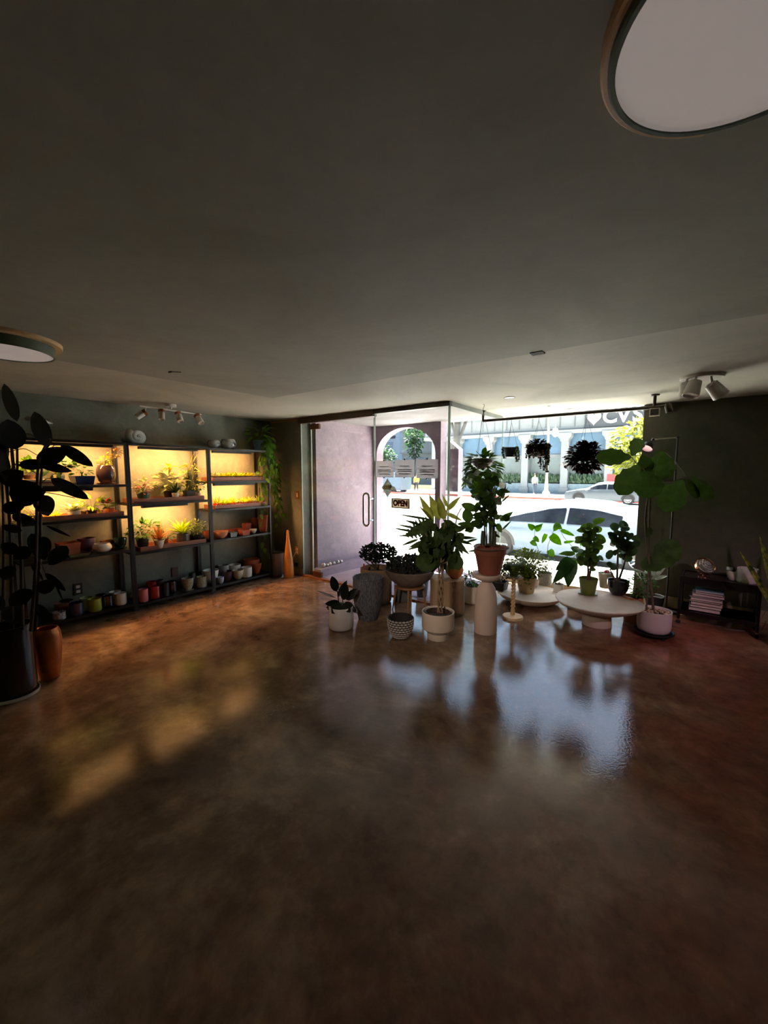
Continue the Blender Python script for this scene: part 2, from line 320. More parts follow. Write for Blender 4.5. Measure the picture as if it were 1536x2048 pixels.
# ------------------------------------------------------------------ street
ZR = -.6
struct('ground_sidewalk', MB().prism([(YW+.2, -.75), (YW+.2, -.05), (8.9, -.45), (9.1, -.45), (9.1, -.75)], -30, 30, 'x'), CONC)
struct('ground_curb', MB().span((-30, 9.1, -.8), (30, 9.25, -.45)), mat('curb_concrete', (150, 146, 140), .8))
struct('ground_road', MB().span((-70, 9.2, -.9), (50, 31.75, ZR)), ASPH)
struct('ground_far_sidewalk', MB().span((-70, 31.95, -.9), (50, 39, -.44)), CONC)
struct('ground_far_curb', MB().span((-70, 31.75, -.9), (50, 31.95, -.445)), mat('red_curb_paint', (196, 74, 62), .7, var=.2))
STONE = mat('pale_building_stone', (110, 118, 121), .8, var=.08, scale=1.5)
STONE2 = mat('pale_panel_stone', (116, 122, 123), .8, var=.06, scale=.7)
WINB = mat('blue_window_glass', (62, 88, 112), .08, var=.2, scale=.4, spec=.8)
WING = mat('shop_window_glass', (88, 100, 104), .1, var=.35, scale=.25, spec=.8)
FY = 38.0
bl = thing('shop_building', 'pale stone building with columns and blue windows across the street', 'building', (-8, FY+1, -.44))
def bpart(name, mb, m, parent=None): return mb.build(name, m, parent or bl, smooth=False)
O = Vector((-8, FY+1, -.44))
def L_(x, y, z): return (x-O.x, y-O.y, z-O.z)
bpart('wall', MB().span(L_(-23, FY+1.2, -.44), L_(16, FY+5, 12)), STONE)
en = MB(); en.span(L_(-23, FY-.2, 5.0), L_(16, FY+1.2, 12)); bpart('entablature', en, STONE2)
gr = MB()
for i in range(32):
    x = -22.4+i*1.18; gr.span(L_(x-.05, FY-.24, 5.35), L_(x+.05, FY-.19, 11.6))
bpart('panel_ribs', gr, mat('rib_stone', (88, 93, 95), .8))
bpart('cornice', MB().span(L_(-23, FY-.5, 4.78), L_(16, FY+1.2, 5.06)), STONE2)
for i in range(11):
    x = -19.2+i*3.42
    col = MB(); col.span(L_(x-.3, FY-.25, -.44), L_(x+.3, FY+.35, 4.2)); col.span(L_(x-.4, FY-.35, -.44), L_(x+.4, FY+.4, .1)); cp = bpart('column', col, STONE)
    ca = MB(); ca.prism([(x-.32-O.x, 4.1-O.z), (x-.36-O.x, 4.3-O.z), (x-.55-O.x, 4.5-O.z), (x-.55-O.x, 4.82-O.z), (x+.55-O.x, 4.82-O.z), (x+.55-O.x, 4.5-O.z), (x+.36-O.x, 4.3-O.z), (x+.32-O.x, 4.1-O.z)], FY-.55-O.y, FY+.4-O.y, 'y'); bpart('capital', ca, STONE2, cp)
    if i < 10:
        w = bpart('window', MB().span(L_(x+.3, FY+.3, 3.0), L_(x+3.12, FY+1.2, 4.82)), WINB)
        bpart('shop_window', MB().span(L_(x+.3, FY+.32, .55), L_(x+3.12, FY+1.2, 2.75)), WING)
        bpart('window_band', MB().span(L_(x+.3, FY+.2, 2.72), L_(x+3.12, FY+.9, 3.02)), mat('grey_window_band', (88, 94, 98), .6))
        bpart('planter_wall', MB().span(L_(x+.3, FY-.1, -.44), L_(x+3.12, FY+.5, .45)), mat('pale_blue_stone', (104, 122, 132), .8))
HEDGE = mat('hedge_leaf', (56, 82, 58), .6, var=.4, scale=8, trans=.25)
rnd = random.Random(4)
for i in range(1, 6):
    x = -19.2+i*3.42; hb = MB()
    for k in range(240):
        p = Vector((rnd.uniform(.45, 3.0), rnd.uniform(-.25, .25), rnd.uniform(0, .75)*rnd.uniform(.6, 1))); hb.leaf(p, (rnd.uniform(-.6, .6), rnd.uniform(-.6, .2), 1), (rnd.uniform(-1, 1), -1, .2), .35, .14, 'lance', .2)
    o = hb.build('planter_hedge', HEDGE, loc=(x, FY+.15, .452)); tag(o, ['', 'leafy hedge in the planter left of the small hanging basket, across street', 'leafy hedge in the planter behind the lamp post, across street', 'leafy hedge in the planter right of the seated pedestrian, across street', 'leafy hedge behind the parked sedan under the lettered sign, across street', 'leafy hedge furthest right, mostly hidden by the street tree'][i], 'hedge', 'hedges in planters across the street')
# sign panel with heart and letters
sg = thing('shop_sign', 'grey sign panel with white heart and large letters on building across street', 'sign', (-5.0, FY-.3, 5.9))
MB().span((-2.45, -.06, -.78), (3.2, .06, .78)).build('panel', mat('sign_grey', (58, 64, 70), .7, var=.05), sg, smooth=False)
SIGNW = mat('sign_white', (150, 154, 154), .5, var=.02)
hp = []
for k in range(48):
    t = 2*PI*k/48; hp.append((-1.75+.034*16*math.sin(t)**3, -.02+.036*(13*math.cos(t)-5*math.cos(2*t)-2*math.cos(3*t)-math.cos(4*t))))
MB().prism(hp, -.16, -.06, 'y').build('heart', SIGNW, sg, smooth=False)
RXm = Matrix.Rotation(PI/2, 4, 'X')
for ch, x in (('C', -.6), ('V', .38), ('S', 1.32)): text('letter', ch, 1.5, SIGNW, Matrix.Translation((x, -.11, 0)) @ RXm, sg, .05, .05)
o = MB().span((-.3, -.02, -.3), (.3, .02, .3)).build('notice_board', mat('red_notice', (206, 52, 58), .6), loc=(on_y(1222, 956, FY-.4).x, FY-.28, on_y(1222, 956, FY-.4).z)); tag(o, 'small red notice on the column across the street', 'sign')
# parking garage far left, seen through the arch
ga = thing('parking_garage', 'blue white parking garage with dark slots seen through the arch', 'building', (-52, 66, -.6))
MB().span((-14, 0, 0), (6, 12, 17)).build('wall', mat('garage_paint', (134, 150, 166), .8), ga, smooth=False)
for z in (4.6, 8.6, 12.6): MB().span((-13, -.12, z), (5, .05, z+.55)).build('slot_band', mat('dark_slot', (46, 52, 62), .8), ga, smooth=False)
for z in (1.5, 5.6, 9.6, 13.5):
    lv = MB()
    for k in range(7): lv.span((-12.5, -.1, z+k*.36), (4.5, .02, z+k*.36+.16))
    lv.build('louvre', mat('louvre_blue', (96, 116, 138), .7), ga, smooth=False)
st = thing('stone_building', 'white stone building with mouldings behind the right side of the arch', 'building', (-34.5, 56, -.6))
MB().span((-4, 0, 0), (5.5, 8, 16)).build('wall', STONE2, st, smooth=False)
for z in (5, 8.5, 9.3): MB().span((-4.2, -.3, z), (5.7, 0, z+.3)).build('moulding', STONE, st, smooth=False)
for x in (-2.5, .2, 2.9): MB().span((x-.7, -.06, 1), (x+.7, .02, 4.4)).build('window', WINB, st, smooth=False)

# ------------------------------------------------------------------ trees, lamp post
BARK = mat('tree_bark', (74, 70, 66), .9, var=.35, scale=7, bump=.8, bscale=20, stretch=(1, 1, .3))
def tree(name, label, loc, crown, rr, n, leafm, seed, th, tr=.12, L=.3):
    t = thing(name, label, 'tree', loc); g = random.Random(seed)
    tk = MB(); tk.tube([(0, 0, 0), (.05, .02, th*.5), (-.04, 0, th), (crown[0], crown[1], crown[2])], [tr, tr*.85, tr*.75, tr*.3], 10)
    for k in range(6): a = k*1.05; tk.tube([(0, 0, th*.9), (crown[0]*.5+rr[0]*.4*math.cos(a), crown[1]*.5+rr[1]*.4*math.sin(a), crown[2]), (crown[0]+rr[0]*.7*math.cos(a), crown[1]+rr[1]*.7*math.sin(a), crown[2]+rr[2]*.4*math.sin(a*3))], [tr*.45, tr*.25, .01], 6)
    tk.build('trunk', BARK, t); f = MB()
    for k in range(n):
        v = Vector((g.gauss(0, 1), g.gauss(0, 1), g.gauss(0, 1))).normalized()*(g.random()**.45); p = Vector(crown)+Vector((v.x*rr[0], v.y*rr[1], v.z*rr[2]))
        f.leaf(p, (v.x+g.uniform(-.7, .7), v.y+g.uniform(-.7, .7), g.uniform(-.8, .4)), (g.uniform(-1, 1), g.uniform(-1, 1), 1), L*g.uniform(.7, 1.2), L*.5, 'oval', .2, seg=3)
    f.build('foliage', leafm, t, smooth=False); return t
YG = mat('yellow_green_leaf', (112, 116, 48), .5, var=.4, scale=2.0, trans=.45)
GRN = mat('street_tree_leaf', (48, 76, 44), .5, var=.4, scale=2.0, trans=.35)
q = on_y(1282, 900, 24.0); tree('street_tree', 'yellow green street tree beside the right window jamb, before the sign', (q.x+.4, 24, -.44), (-.3, 0, q.z+.44), (1.6, 1.4, 1.6), 1200, YG, 8, 2.0, .12, .34)
q = on_y(829, 885, 50.0); tree('plane_tree', 'slim green tree seen through the arch between two buildings', (q.x, 50, -.44), (0, 0, q.z+.8), (1.3, 1.3, 2.6), 500, GRN, 9, 2.5, .12, .5)
q = on_y(772, 915, 46.0); tree('small_tree', 'small green tree at the left edge of the arch opening', (q.x, 46, -.44), (0, 0, q.z+.6), (1.5, 1.2, 1.7), 400, GRN, 10, 1.5, .1, .4)
q = on_y(912, 985, 13.0); t = thing('sidewalk_tree', 'grey mottled tree trunk between the porch and the hanging pothos', 'tree', (q.x, 13.0, -.62))
tk = MB(); tk.tube([(0, 0, 0), (-.03, 0, 1.0), (.04, 0, 2.2), (-.02, 0, 3.4), (.1, 0, 5.2)], [.17, .13, .12, .12, .1], 12); tk.tube([(0, 0, 3.0), (.5, .1, 4.4), (.9, 0, 5.6)], [.07, .05, .03], 8); tk.tube([(0, 0, 3.2), (-.5, 0, 4.6)], [.06, .03], 8); tk.build('trunk', BARK, t)
fo = MB(); g = random.Random(3)
for k in range(500): fo.leaf((g.uniform(-1.3, 1.5), g.uniform(-1, 1), g.uniform(4.4, 6.5)), (g.uniform(-1, 1), g.uniform(-1, 1), -.4), (0, 0, 1), .25, .13, 'oval', .2, seg=3)
fo.build('foliage', GRN, t, smooth=False)
PALE = mat('pale_lamp_paint', (130, 132, 124), .5, var=.05)
q = on_y(1092, 994, 33.2); lp = thing('street_lamp', 'pale ornate street lamp post with curled arm across the street', 'street lamp', (q.x, 33.2, -.44))
b_ = MB(); b_.lathe([(.32, 0), (.3, .3), (.16, .5), (.12, 1.2), (.1, 1.4), (.085, 5.6), (.05, 6.6)], n=14, cap1=True); b_.build('post', PALE, lp)
cu = MB(); cu.tube([(0, 0, 6.4)]+[(.26-.26*math.cos(a), 0, 6.5+.3*math.sin(a)) for a in [PI*k/10 for k in range(11)]]+[(.52, 0, 5.6), (.5, 0, 5.2)], .035, 8); cu.build('arm', PALE, lp)
la = MB(); la.lathe([(.05, .42), (.18, .36), (.26, .1), (.2, -.14), (.05, -.26)], (.5, 0, 4.85), 14, cap1=True); la.build('lantern', mat('frosted_lantern', (232, 232, 220), .3), lp)

# ------------------------------------------------------------------ cars
CARW = mat('white_car_paint', (82, 96, 110), .3, var=.02, spec=.25); CARG = mat('silver_car_paint', (72, 78, 82), .3, .1, var=.03, spec=.3)
CARGL = mat('dark_car_glass', (14, 17, 22), .12, var=.5, scale=2.0, spec=.14); TYRE = mat('tyre_rubber', (22, 22, 23), .8); RIM = mat('alloy_rim', (190, 192, 196), .25, .9); TRIM_B = mat('black_car_trim', (14, 14, 15), .5)
def car(name, label, loc, Wd, st, wheels, wr, paint, gl, bp_):
    """st: stations (x, top, belt, half width share); gl: glasshouse stations; bp_: pillar positions. Front at -x."""
    root = thing(name, label, 'car', loc); hw = Wd/2; body = MB(); rows = []
    def itp(x, col):
        for a, b in zip(st, st[1:]):
            if a[0] <= x <= b[0]: t = (x-a[0])/(b[0]-a[0]); return a[col]+(b[col]-a[col])*t
        return st[0][col] if x < st[0][0] else st[-1][col]
    def sec(x):
        zt, zb, ws = itp(x, 1), itp(x, 2), itp(x, 3); w = hw*ws; cab = max(0, min(1, (zt-zb)/.4)); wrf = w*(.92-.2*cab)
        return [(w*.9, .2), (w, .36), (w*1.0, zb*.75), (w*.985, zb), (wrf+(w-wrf)*.1, zt-.09*cab-.02), (wrf*.86, zt-.02*cab), (wrf*.45, zt+.012), (0, zt+.02)]
    xs = [st[0][0]+(st[-1][0]-st[0][0])*k/48 for k in range(49)]; vs_ = []; fs = []; n = 15
    for x in xs:
        h = sec(x); full = [(y, z) for y, z in h]+[(-y, z) for y, z in reversed(h[:-1])]; vs_ += [(x, y, z) for y, z in full]
    for i in range(len(xs)-1):
        for j in range(n-1): fs.append((i*n+j, (i+1)*n+j, (i+1)*n+j+1, i*n+j+1))
    fs += [tuple(range(n)), tuple((len(xs)-1)*n+j for j in reversed(range(n)))]
    body.add(vs_, fs); body.build('body', paint, root, angle=50)
    for sd, nm in ((-1, 'near'), (1, 'far')):
        segs = [gl[0]]+bp_+[gl[1]]
        for a, b in zip(segs, segs[1:]):
            g_ = MB(); v2 = []; f2 = []; m = 10
            for k in range(m+1):
                x = a+.03+(b-a-.06)*k/m; s_ = sec(x); p0, p1 = s_[3], s_[4]
                for t in (.06, .5, .9): v2.append((x, sd*(p0[0]+(p1[0]-p0[0])*t+.012), p0[1]+(p1[1]-p0[1])*t))
            for k in range(m):
                for j in (0, 1): f2.append((k*3+j, k*3+j+1, (k+1)*3+j+1, (k+1)*3+j))
            g_.add(v2, f2); g_.build('side_window', CARGL, root)
    for x in wheels:
        for sd in (-1, 1):
            M = Matrix.Rotation(PI/2, 3, 'X'); y = sd*(hw-.1)
            w = MB(); w.lathe([(wr*.62, -.11), (wr*.95, -.11), (wr, -.07), (wr, .07), (wr*.95, .11), (wr*.62, .11)], (x, y, wr), 28, M, cap0=False); wo = w.build('wheel', TYRE, root)
            rm = MB(); rm.lathe([(wr*.66, .0), (wr*.64, .1), (wr*.58, .1), (wr*.56, .03)], (x, y, wr), 28, Matrix.Rotation(PI/2*(-sd), 3, 'X') @ Matrix.Identity(3), cap0=False)
            for k in range(10): a = 2*PI*k/10; rm.bar((x, y+sd*.075, wr), (x+wr*.62*math.cos(a), y+sd*.085, wr+wr*.62*math.sin(a)), .035, .02)
            rm.build('rim', RIM, wo)
            ac = MB(); pts = [(x+(wr+.055)*math.cos(PI*k/16), wr+(wr+.055)*math.sin(PI*k/16)) for k in range(17)]; ac.prism(pts, sd*(hw-.24), sd*(hw+.004), 'y'); ac.build('wheel_arch', TRIM_B, root, smooth=False)
    return root
n1 = car('parked_car', 'white parked car with dark side windows just outside the window', (-2.2, 10.5, ZR), 1.86,
    [(-2.55, .62, .6, .78), (-2.4, .78, .74, .88), (-1.9, .92, .86, .98), (-1.35, 1.02, .9, 1), (-.85, 1.23, .91, 1), (-.3, 1.40, .92, 1), (.15, 1.45, .92, 1), (.7, 1.42, .93, 1), (1.3, 1.28, .95, 1), (1.75, 1.12, .97, .98), (2.1, 1.02, .95, .95), (2.3, .9, .88, .88), (2.38, .6, .58, .8)], (-1.45, 1.55), .335, CARW, (-1.28, 1.2), [.08])
n1.rotation_euler.z = math.radians(-5)
q = on_z(1205, 1004, ZR); n2 = car('silver_sedan', 'silver sedan parked at the far side of the street', (q.x+.3, 30.7, ZR), 1.85,
    [(-2.4, .6, .56, .8), (-2.3, .74, .7, .88), (-1.6, .9, .84, .98), (-1.05, .98, .9, 1), (-.4, 1.36, .93, 1), (.1, 1.44, .94, 1), (.7, 1.42, .95, 1), (1.35, 1.16, .97, 1), (1.7, 1.08, .99, .98), (2.25, 1.02, .95, .92), (2.4, .7, .66, .8)], (-1.45, 1.42), .34, CARG, (-.95, 1.3), [.22])
vn = thing('white_van', 'white parked van behind the grey signs in the arch', 'van', (-24.6, 33.0, ZR))
b_ = MB(); b_.prism([(-2.4, .3), (-2.4, 1.0), (-1.7, 1.15), (-1.1, 2.0), (2.4, 2.05), (2.4, .3)], -.95, .95, 'y'); b_.build('body', CARW, vn, smooth=False, bevel=.06)
MB().prism([(-1.55, 1.2), (-1.1, 1.85), (.1, 1.85), (.1, 1.2)], -.965, -.94, 'y').build('side_window', CARGL, vn, smooth=False)
for x in (-1.5, 1.5):
    for y in (-.88, .88): MB().lathe([(.2, -.1), (.34, -.1), (.34, .1), (.2, .1)], (x, y, .34), 20, Matrix.Rotation(PI/2, 3, 'X'), cap1=True).build('wheel', TYRE, vn)

# ------------------------------------------------------------------ people across the street
SKIN = mat('skin', (176, 128, 100), .6)
def skin_body(name, J, E, m, parent, sub=1):
    me = bpy.data.meshes.new(name); me.from_pydata([j[0] for j in J], E, []); me.materials.append(m); o = bpy.data.objects.new(name, me); COL.objects.link(o); o.parent = parent
    o.modifiers.new('skin', 'SKIN'); s = o.modifiers.new('sub', 'SUBSURF'); s.levels = sub; s.render_levels = sub
    for i, j in enumerate(J): me.skin_vertices[0].data[i].radius = (j[1], j[1])
    me.skin_vertices[0].data[0].use_root = True
    for p in me.polygons: p.use_smooth = True
    return o
def person(label, loc, rz, shirt, pants, hair, lean, stride=.1):
    r = thing('person', label, 'person', loc, rz)
    l = lean
    J = [((0, 0, .95), .13), ((0, l*.3, 1.15), .12), ((0, l*.7, 1.38), .13), ((0, l*.9, 1.5), .055), ((0, l, 1.6), .085), ((0, l, 1.7), .09),
         ((-.18, l*.7, 1.4), .06), ((-.24, l*.5-.03, 1.14), .045), ((-.2, l*.5-.14, .94), .035), ((-.19, l*.5-.2, .87), .04),
         ((.18, l*.7, 1.4), .06), ((.24, l*.5-.02, 1.14), .045), ((.2, l*.5-.16, .95), .035), ((.19, l*.5-.22, .88), .04),
         ((-.09, 0, .85), .09), ((-.1, -stride, .48), .065), ((-.1, -stride*1.6, .08), .045), ((-.1, -stride*1.6-.16, .04), .04),
         ((.09, 0, .85), .09), ((.1, -stride*.2, .48), .065), ((.1, stride, .08), .045), ((.1, stride-.16, .04), .04)]
    E = [(0, 1), (1, 2), (2, 3), (3, 4), (4, 5), (2, 6), (6, 7), (7, 8), (8, 9), (2, 10), (10, 11), (11, 12), (12, 13), (0, 14), (14, 15), (15, 16), (16, 17), (0, 18), (18, 19), (19, 20), (20, 21)]
    skin_body('body', J, E, SKIN, r)
    sh = [((0, 0, .93), .145)]+[(j[0], j[1]+.022) for j in J[1:3]]+[(J[6][0], .08), (J[7][0], .06), (J[8][0], .048), (J[10][0], .08), (J[11][0], .06), (J[12][0], .048)]
    skin_body('shirt', sh, [(0, 1), (1, 2), (2, 3), (3, 4), (4, 5), (2, 6), (6, 7), (7, 8)], shirt, r)
    pa = [((0, 0, .94), .15), (J[14][0], .11), (J[15][0], .08), (J[16][0], .062), (J[18][0], .11), (J[19][0], .08), (J[20][0], .062)]
    skin_body('trousers', pa, [(0, 1), (1, 2), (2, 3), (0, 4), (4, 5), (5, 6)], pants, r)
    MB().ball((0, l+.02, 1.69), .105, 12, 8, (1, 1, .95)).build('hair', hair, r); return r
q = on_y(1069, 985, 36.2); person('person in pale blue top standing by a column across the street', (q.x, 36.2, -.44), .5, mat('pale_blue_cloth', (120, 160, 196), .8), mat('dark_denim', (44, 54, 72), .8), mat('dark_hair', (40, 32, 28), .7), .03)
q = on_y(833, 975, 33.0); person('person in bright yellow jacket seen below the grey signs in the arch', (q.x, 33.0, -.44), .3, mat('yellow_jacket', (228, 206, 60), .7), mat('black_cloth', (26, 26, 28), .8), MATS['dark_hair'], .04, .22)

# ================================================================== SHELVES ON THE LEFT WALL
SOIL = mat('potting_soil', (38, 27, 20), .95, var=.5, scale=40, bump=.8)
WOODT = mat('walnut_tray', (128, 72, 48), .5, var=.25, scale=7, stretch=(4, .6, 4))
CLAYT = mat('clay_pink_tray', (172, 112, 92), .6, var=.1)
SHELFM = mat('black_shelf_metal', (20, 20, 22), .42, .2, var=.25, scale=12, bump=.05)
LEDM = mat('warm_led_diffuser', (255, 226, 170), .5, emit=((255, 182, 108), STRIP_POWER))
XF, XB = -4.72, -5.03
def shelf_unit(label, y0, y1, lv, beam):
    t = thing('shelf_unit', label, 'shelf', ((XF+XB)/2, (y0+y1)/2, 0), 0, 'black metal shelving along the left wall')
    hx, hy = (XF-XB)/2, (y1-y0)/2
    for sx in (1, -1):
        for sy in (-1, 1): MB().span((sx*hx-.011, sy*hy-.011, 0), (sx*hx+.011, sy*hy+.011, lv[0])).build('post', SHELFM, t, smooth=False, bevel=.002)
    for i, z in enumerate(lv):
        b = MB(); b.span((-hx+.045, -hy+.012, z-.012), (hx-.01, hy-.012, z)); b.span((hx-.011, -hy+.011, z-.026), (hx+.011, hy-.011, z)); b.span((-hx-.006, -hy+.011, z-.02), (-hx+.008, hy-.011, z))
        for sy in (-1, 1): b.span((-hx+.01, sy*hy-.008, z-.022), (hx-.01, sy*hy+.008, z-.002))
        b.build('shelf_board', SHELFM, t, smooth=False)
    return t
U = [(.905, 1.79, (1.80, 1.37, 1.04, .68, .09)), (1.815, 2.69, (1.80, 1.16, .63, .07)), (2.715, 3.59, (1.79, 1.38, 1.03, .65, .07))]
shelf_unit('black shelf unit furthest left, partly behind the tall dark rubber plant', *U[0], None)
shelf_unit('middle black shelf unit, the one with just two raised plant trays', *U[1], None)
shelf_unit('black shelf unit nearest the corner, with vine hanging down its end', *U[2], None)
def strip(label, y0, y1, z):
    t = thing('strip_light', label, 'light', (-4.79, (y0+y1)/2, z), 0, 'warm strip lights under the shelves'); h = (y1-y0)/2
    hb = MB(); hb.span((-.022, -h, -.008), (.022, h, 0)); hb.span((.016, -h, -.03), (.022, h, -.008)); hb.span((-.022, -h, -.03), (.016, -h+.006, -.008)); hb.span((-.022, h-.006, -.03), (.016, h, -.008)); hb.build('housing', SHELFM, t, smooth=False)
    MB().prism([(.012, -.026), (.0145, -.0085), (-.018, -.0085)], -h+.01, h-.01, 'y').build('diffuser', LEDM, t, smooth=False)
    return t
strip('warm strip light under the top of the leftmost shelf unit', 1.0, 1.7, 1.774)
strip('warm strip light under the top of the middle shelf unit', 1.95, 2.6, 1.774)
strip('warm strip light under the top of the corner shelf unit', 2.8, 3.35, 1.764)
strip('warm strip light under the second shelf of the corner unit', 2.8, 3.4, 1.354)
strip('warm strip light under the upper plant shelf of leftmost unit', 1.0, 1.5, 1.344)
strip('warm strip light under the wooden tray of the middle unit', 1.95, 2.45, 1.134)

# ------------------------------------------------------------------ pots and plants
def prof(kind, r, h):
    if kind == 'cyl': return [(r*.9, 0), (r*.97, h*.05), (r, h*.15), (r, h)]
    if kind == 'taper': return [(r*.68, 0), (r*.72, h*.04), (r*.93, h*.74), (r*.94, h*.76), (r, h*.77), (r, h)]
    if kind == 'cone': return [(r*.7, 0), (r*.73, h*.05), (r, h)]
    if kind == 'bowl': return [(r*.45, 0), (r*.52, h*.06), (r*.8, h*.4), (r*.95, h*.75), (r, h)]
    if kind == 'cup': return [(r*.5, 0), (r*.62, h*.06), (r*.88, h*.35), (r*.98, h*.65), (r, h)]
    if kind == 'round': return [(r*.55, 0), (r*.8, h*.15), (r*.98, h*.42), (r, h*.55), (r*.94, h*.8), (r*.8, h)]
    if kind == 'urn': return [(r*.62, 0), (r*.66, h*.05), (r*.84, h*.26), (r*.96, h*.45), (r, h*.65), (r*.99, h*.92), (r*1.0, h)]
def pot_mesh(kind, r, h, wall=.07, n=36, wob=None, ry=None):
    m = MB()
    if kind in ('rect', 'tray'):
        b = .82 if kind == 'rect' else .9; x, y = r, (ry or r)
        o = [(-x*b, -y*b), (x*b, -y*b), (x*b, y*b), (-x*b, y*b)]; T = [(-x, -y), (x, -y), (x, y), (-x, y)]; w = .006; I = [(-x+w, -y+w), (x-w, -y+w), (x-w, y-w), (-x+w, y-w)]; J = [(p*.9, q*.9) for p, q in o]
        vs_ = [(p, q, 0) for p, q in o]+[(p, q, h) for p, q in T]+[(p, q, h) for p, q in I]+[(p, q, h*.6) for p, q in J]
        fs = [(3, 2, 1, 0)]+[(k*4+i, k*4+(i+1) % 4, k*4+4+(i+1) % 4, k*4+4+i) for k in range(3) for i in range(4)]+[(12, 13, 14, 15)]
        return m.add(vs_, fs)
    P = prof(kind, r, h); w = max(.003, r*wall); top = P[-1][0]
    P = P+[(top-w*.3, h+w*.25), (top-w, h)]+[(max(.004, q[0]-w), max(q[1], h*.12)) for q in reversed(P[1:-1])]+[(P[0][0]*.6, h*.12)]
    m.lathe(P, n=n, wob=wob, cap1=True); return m
def pot_top(kind, r, h): return {'round': r*.8}.get(kind, r)-.004-r*.06
def add_soil(root, kind, r, h, at=.86, m=None):
    if kind in ('rect', 'tray'): return
    rr = pot_top(kind, r, h)*(.9 if kind in ('bowl', 'cup', 'cone', 'taper', 'urn') else .97)
    MB().lathe([(rr, h*at-.004), (rr*.6, h*at+.004), (.003, h*at+.006)], n=20, cap0=True).build('soil', m or SOIL, root)
def C_(name, rgb, rough=.35, **k): return mat(name, rgb, rough, **k)
TERRA = C_('terracotta', (172, 88, 54), .8, var=.14, scale=14, bump=.15); WHITEP = C_('white_glaze', (222, 218, 210), .2, var=.03)
def pot(name, label, kind, loc, r, h, m, group=None, rz=0.0, ry=None, soil=False, cat='pot', wob=None, saucer=None):
    t = thing(name, label, cat, loc, rz, group)
    dz = 0
    if saucer:
        MB().lathe([(r*.75, 0), (r*.95, .006), (r*1.0, .014), (r*.96, .014), (r*.8, .008)], n=28, cap1=True).build('saucer', saucer, t); dz = .009
    o = pot_mesh(kind, r, h-dz, ry=ry, wob=wob).build('pot' if name != 'bowl' else 'bowl_body', m, t, smooth=kind not in ('rect', 'tray'))
    if dz: o.location.z = dz
    if soil: add_soil(t, kind, r, h)
    return t
LEAFS = {}
def leafmat(name, rgb, trans=.3, var=.3, rough=.5, rgb2=None, scale=14, spec=.08): return mat('leaf_'+name, rgb, rough, var=var, scale=scale, trans=trans*.6, rgb2=rgb2, spec=spec)
LG = leafmat('mid_green', (66, 104, 44)); LD = leafmat('dark_green', (36, 60, 30), .22); LL = leafmat('lime', (156, 184, 52), .35); LP = leafmat('pothos', (92, 132, 44), .38)
LV = leafmat('variegated', (84, 116, 66), .3, rgb2=(206, 208, 150), scale=30); LPK = leafmat('pink_veined', (72, 84, 52), .25, rgb2=(196, 96, 104), scale=45); LOR = leafmat('orange_blade', (206, 120, 60), .35)
LRB = leafmat('rubber', (20, 26, 21), .04, rough=.3, spec=.35); LYG = leafmat('yellow_green', (168, 170, 60), .4); LRD = leafmat('red_bract', (196, 70, 56), .3); LJ = leafmat('jade', (38, 46, 34), .05, rough=.7); LDR = leafmat('dark_red', (44, 22, 24), .12)
LSV = leafmat('silver', (150, 168, 150), .3); LFG = leafmat('fig', (58, 80, 38), .16, rough=.4); LJ2 = None; STEM = mat('green_stem', (84, 92, 48), .6); WSTEM = mat('woody_stem', (86, 64, 44), .8, var=.3, scale=20)
def foliage(t, c, rad, n, L, Wd, m, seed, shape='oval', droop=.25, up=.4, stems=True, petiole=.0, name='foliage', shell=.5, stem_m=None, base=None):
    """leaves through an egg-shaped crown, each on a stem from the pot"""
    g = random.Random(seed); c = Vector(c); f = MB(); s = MB(); base = Vector(base or (c.x*.3, c.y*.3, max(0, c.z-rad[2]*1.15)))
    for k in range(n):
        v = Vector((g.gauss(0, 1), g.gauss(0, 1), g.gauss(0, 1))).normalized()*(shell+(1-shell)*g.random()**.5); p = c+Vector((v.x*rad[0], v.y*rad[1], v.z*rad[2])); p.z = max(p.z, base.z+.004)
        d = Vector((v.x, v.y, v.z*.5+up*g.uniform(-.4, 1))); l = L*g.uniform(.65, 1.15); f.leaf(p, d, (g.uniform(-.5, .5), g.uniform(-.5, .5), 1), l, Wd*l/L, shape, droop, seg=5)
        if stems and k % (1 if n < 40 else 3) == 0: s.tube([base+Vector((v.x*rad[0]*.15, v.y*rad[1]*.15, 0)), base.lerp(p, .55)+Vector((0, 0, rad[2]*.15)), p], [max(.0016, L*.03), max(.0013, L*.022), .001], 4, caps=False)
    f.build(name, m, t, smooth=True)
    if stems and s.v: s.build('stems', stem_m or STEM, t)
def rosette(t, c, n, L, Wd, m, seed, spread=(.3, 1.1), droop=.5, shape='strap', name='foliage', fold=.2):
    g = random.Random(seed); f = MB()
    for k in range(n):
        a = k*2.4+g.uniform(-.3, .3); e = spread[0]+(spread[1]-spread[0])*(k/n)**.8; d = Vector((math.cos(a)*math.sin(e), math.sin(a)*math.sin(e), math.cos(e))); l = L*g.uniform(.75, 1.1)
        f.leaf(Vector(c)+Vector((math.cos(a), math.sin(a), 0))*Wd*.3, d, Vector((-math.cos(a)*math.cos(e), -math.sin(a)*math.cos(e), math.sin(e))), l, Wd, shape, droop*g.uniform(.6, 1.2), fold, 7)
    f.build(name, m, t)
ITEM = {}
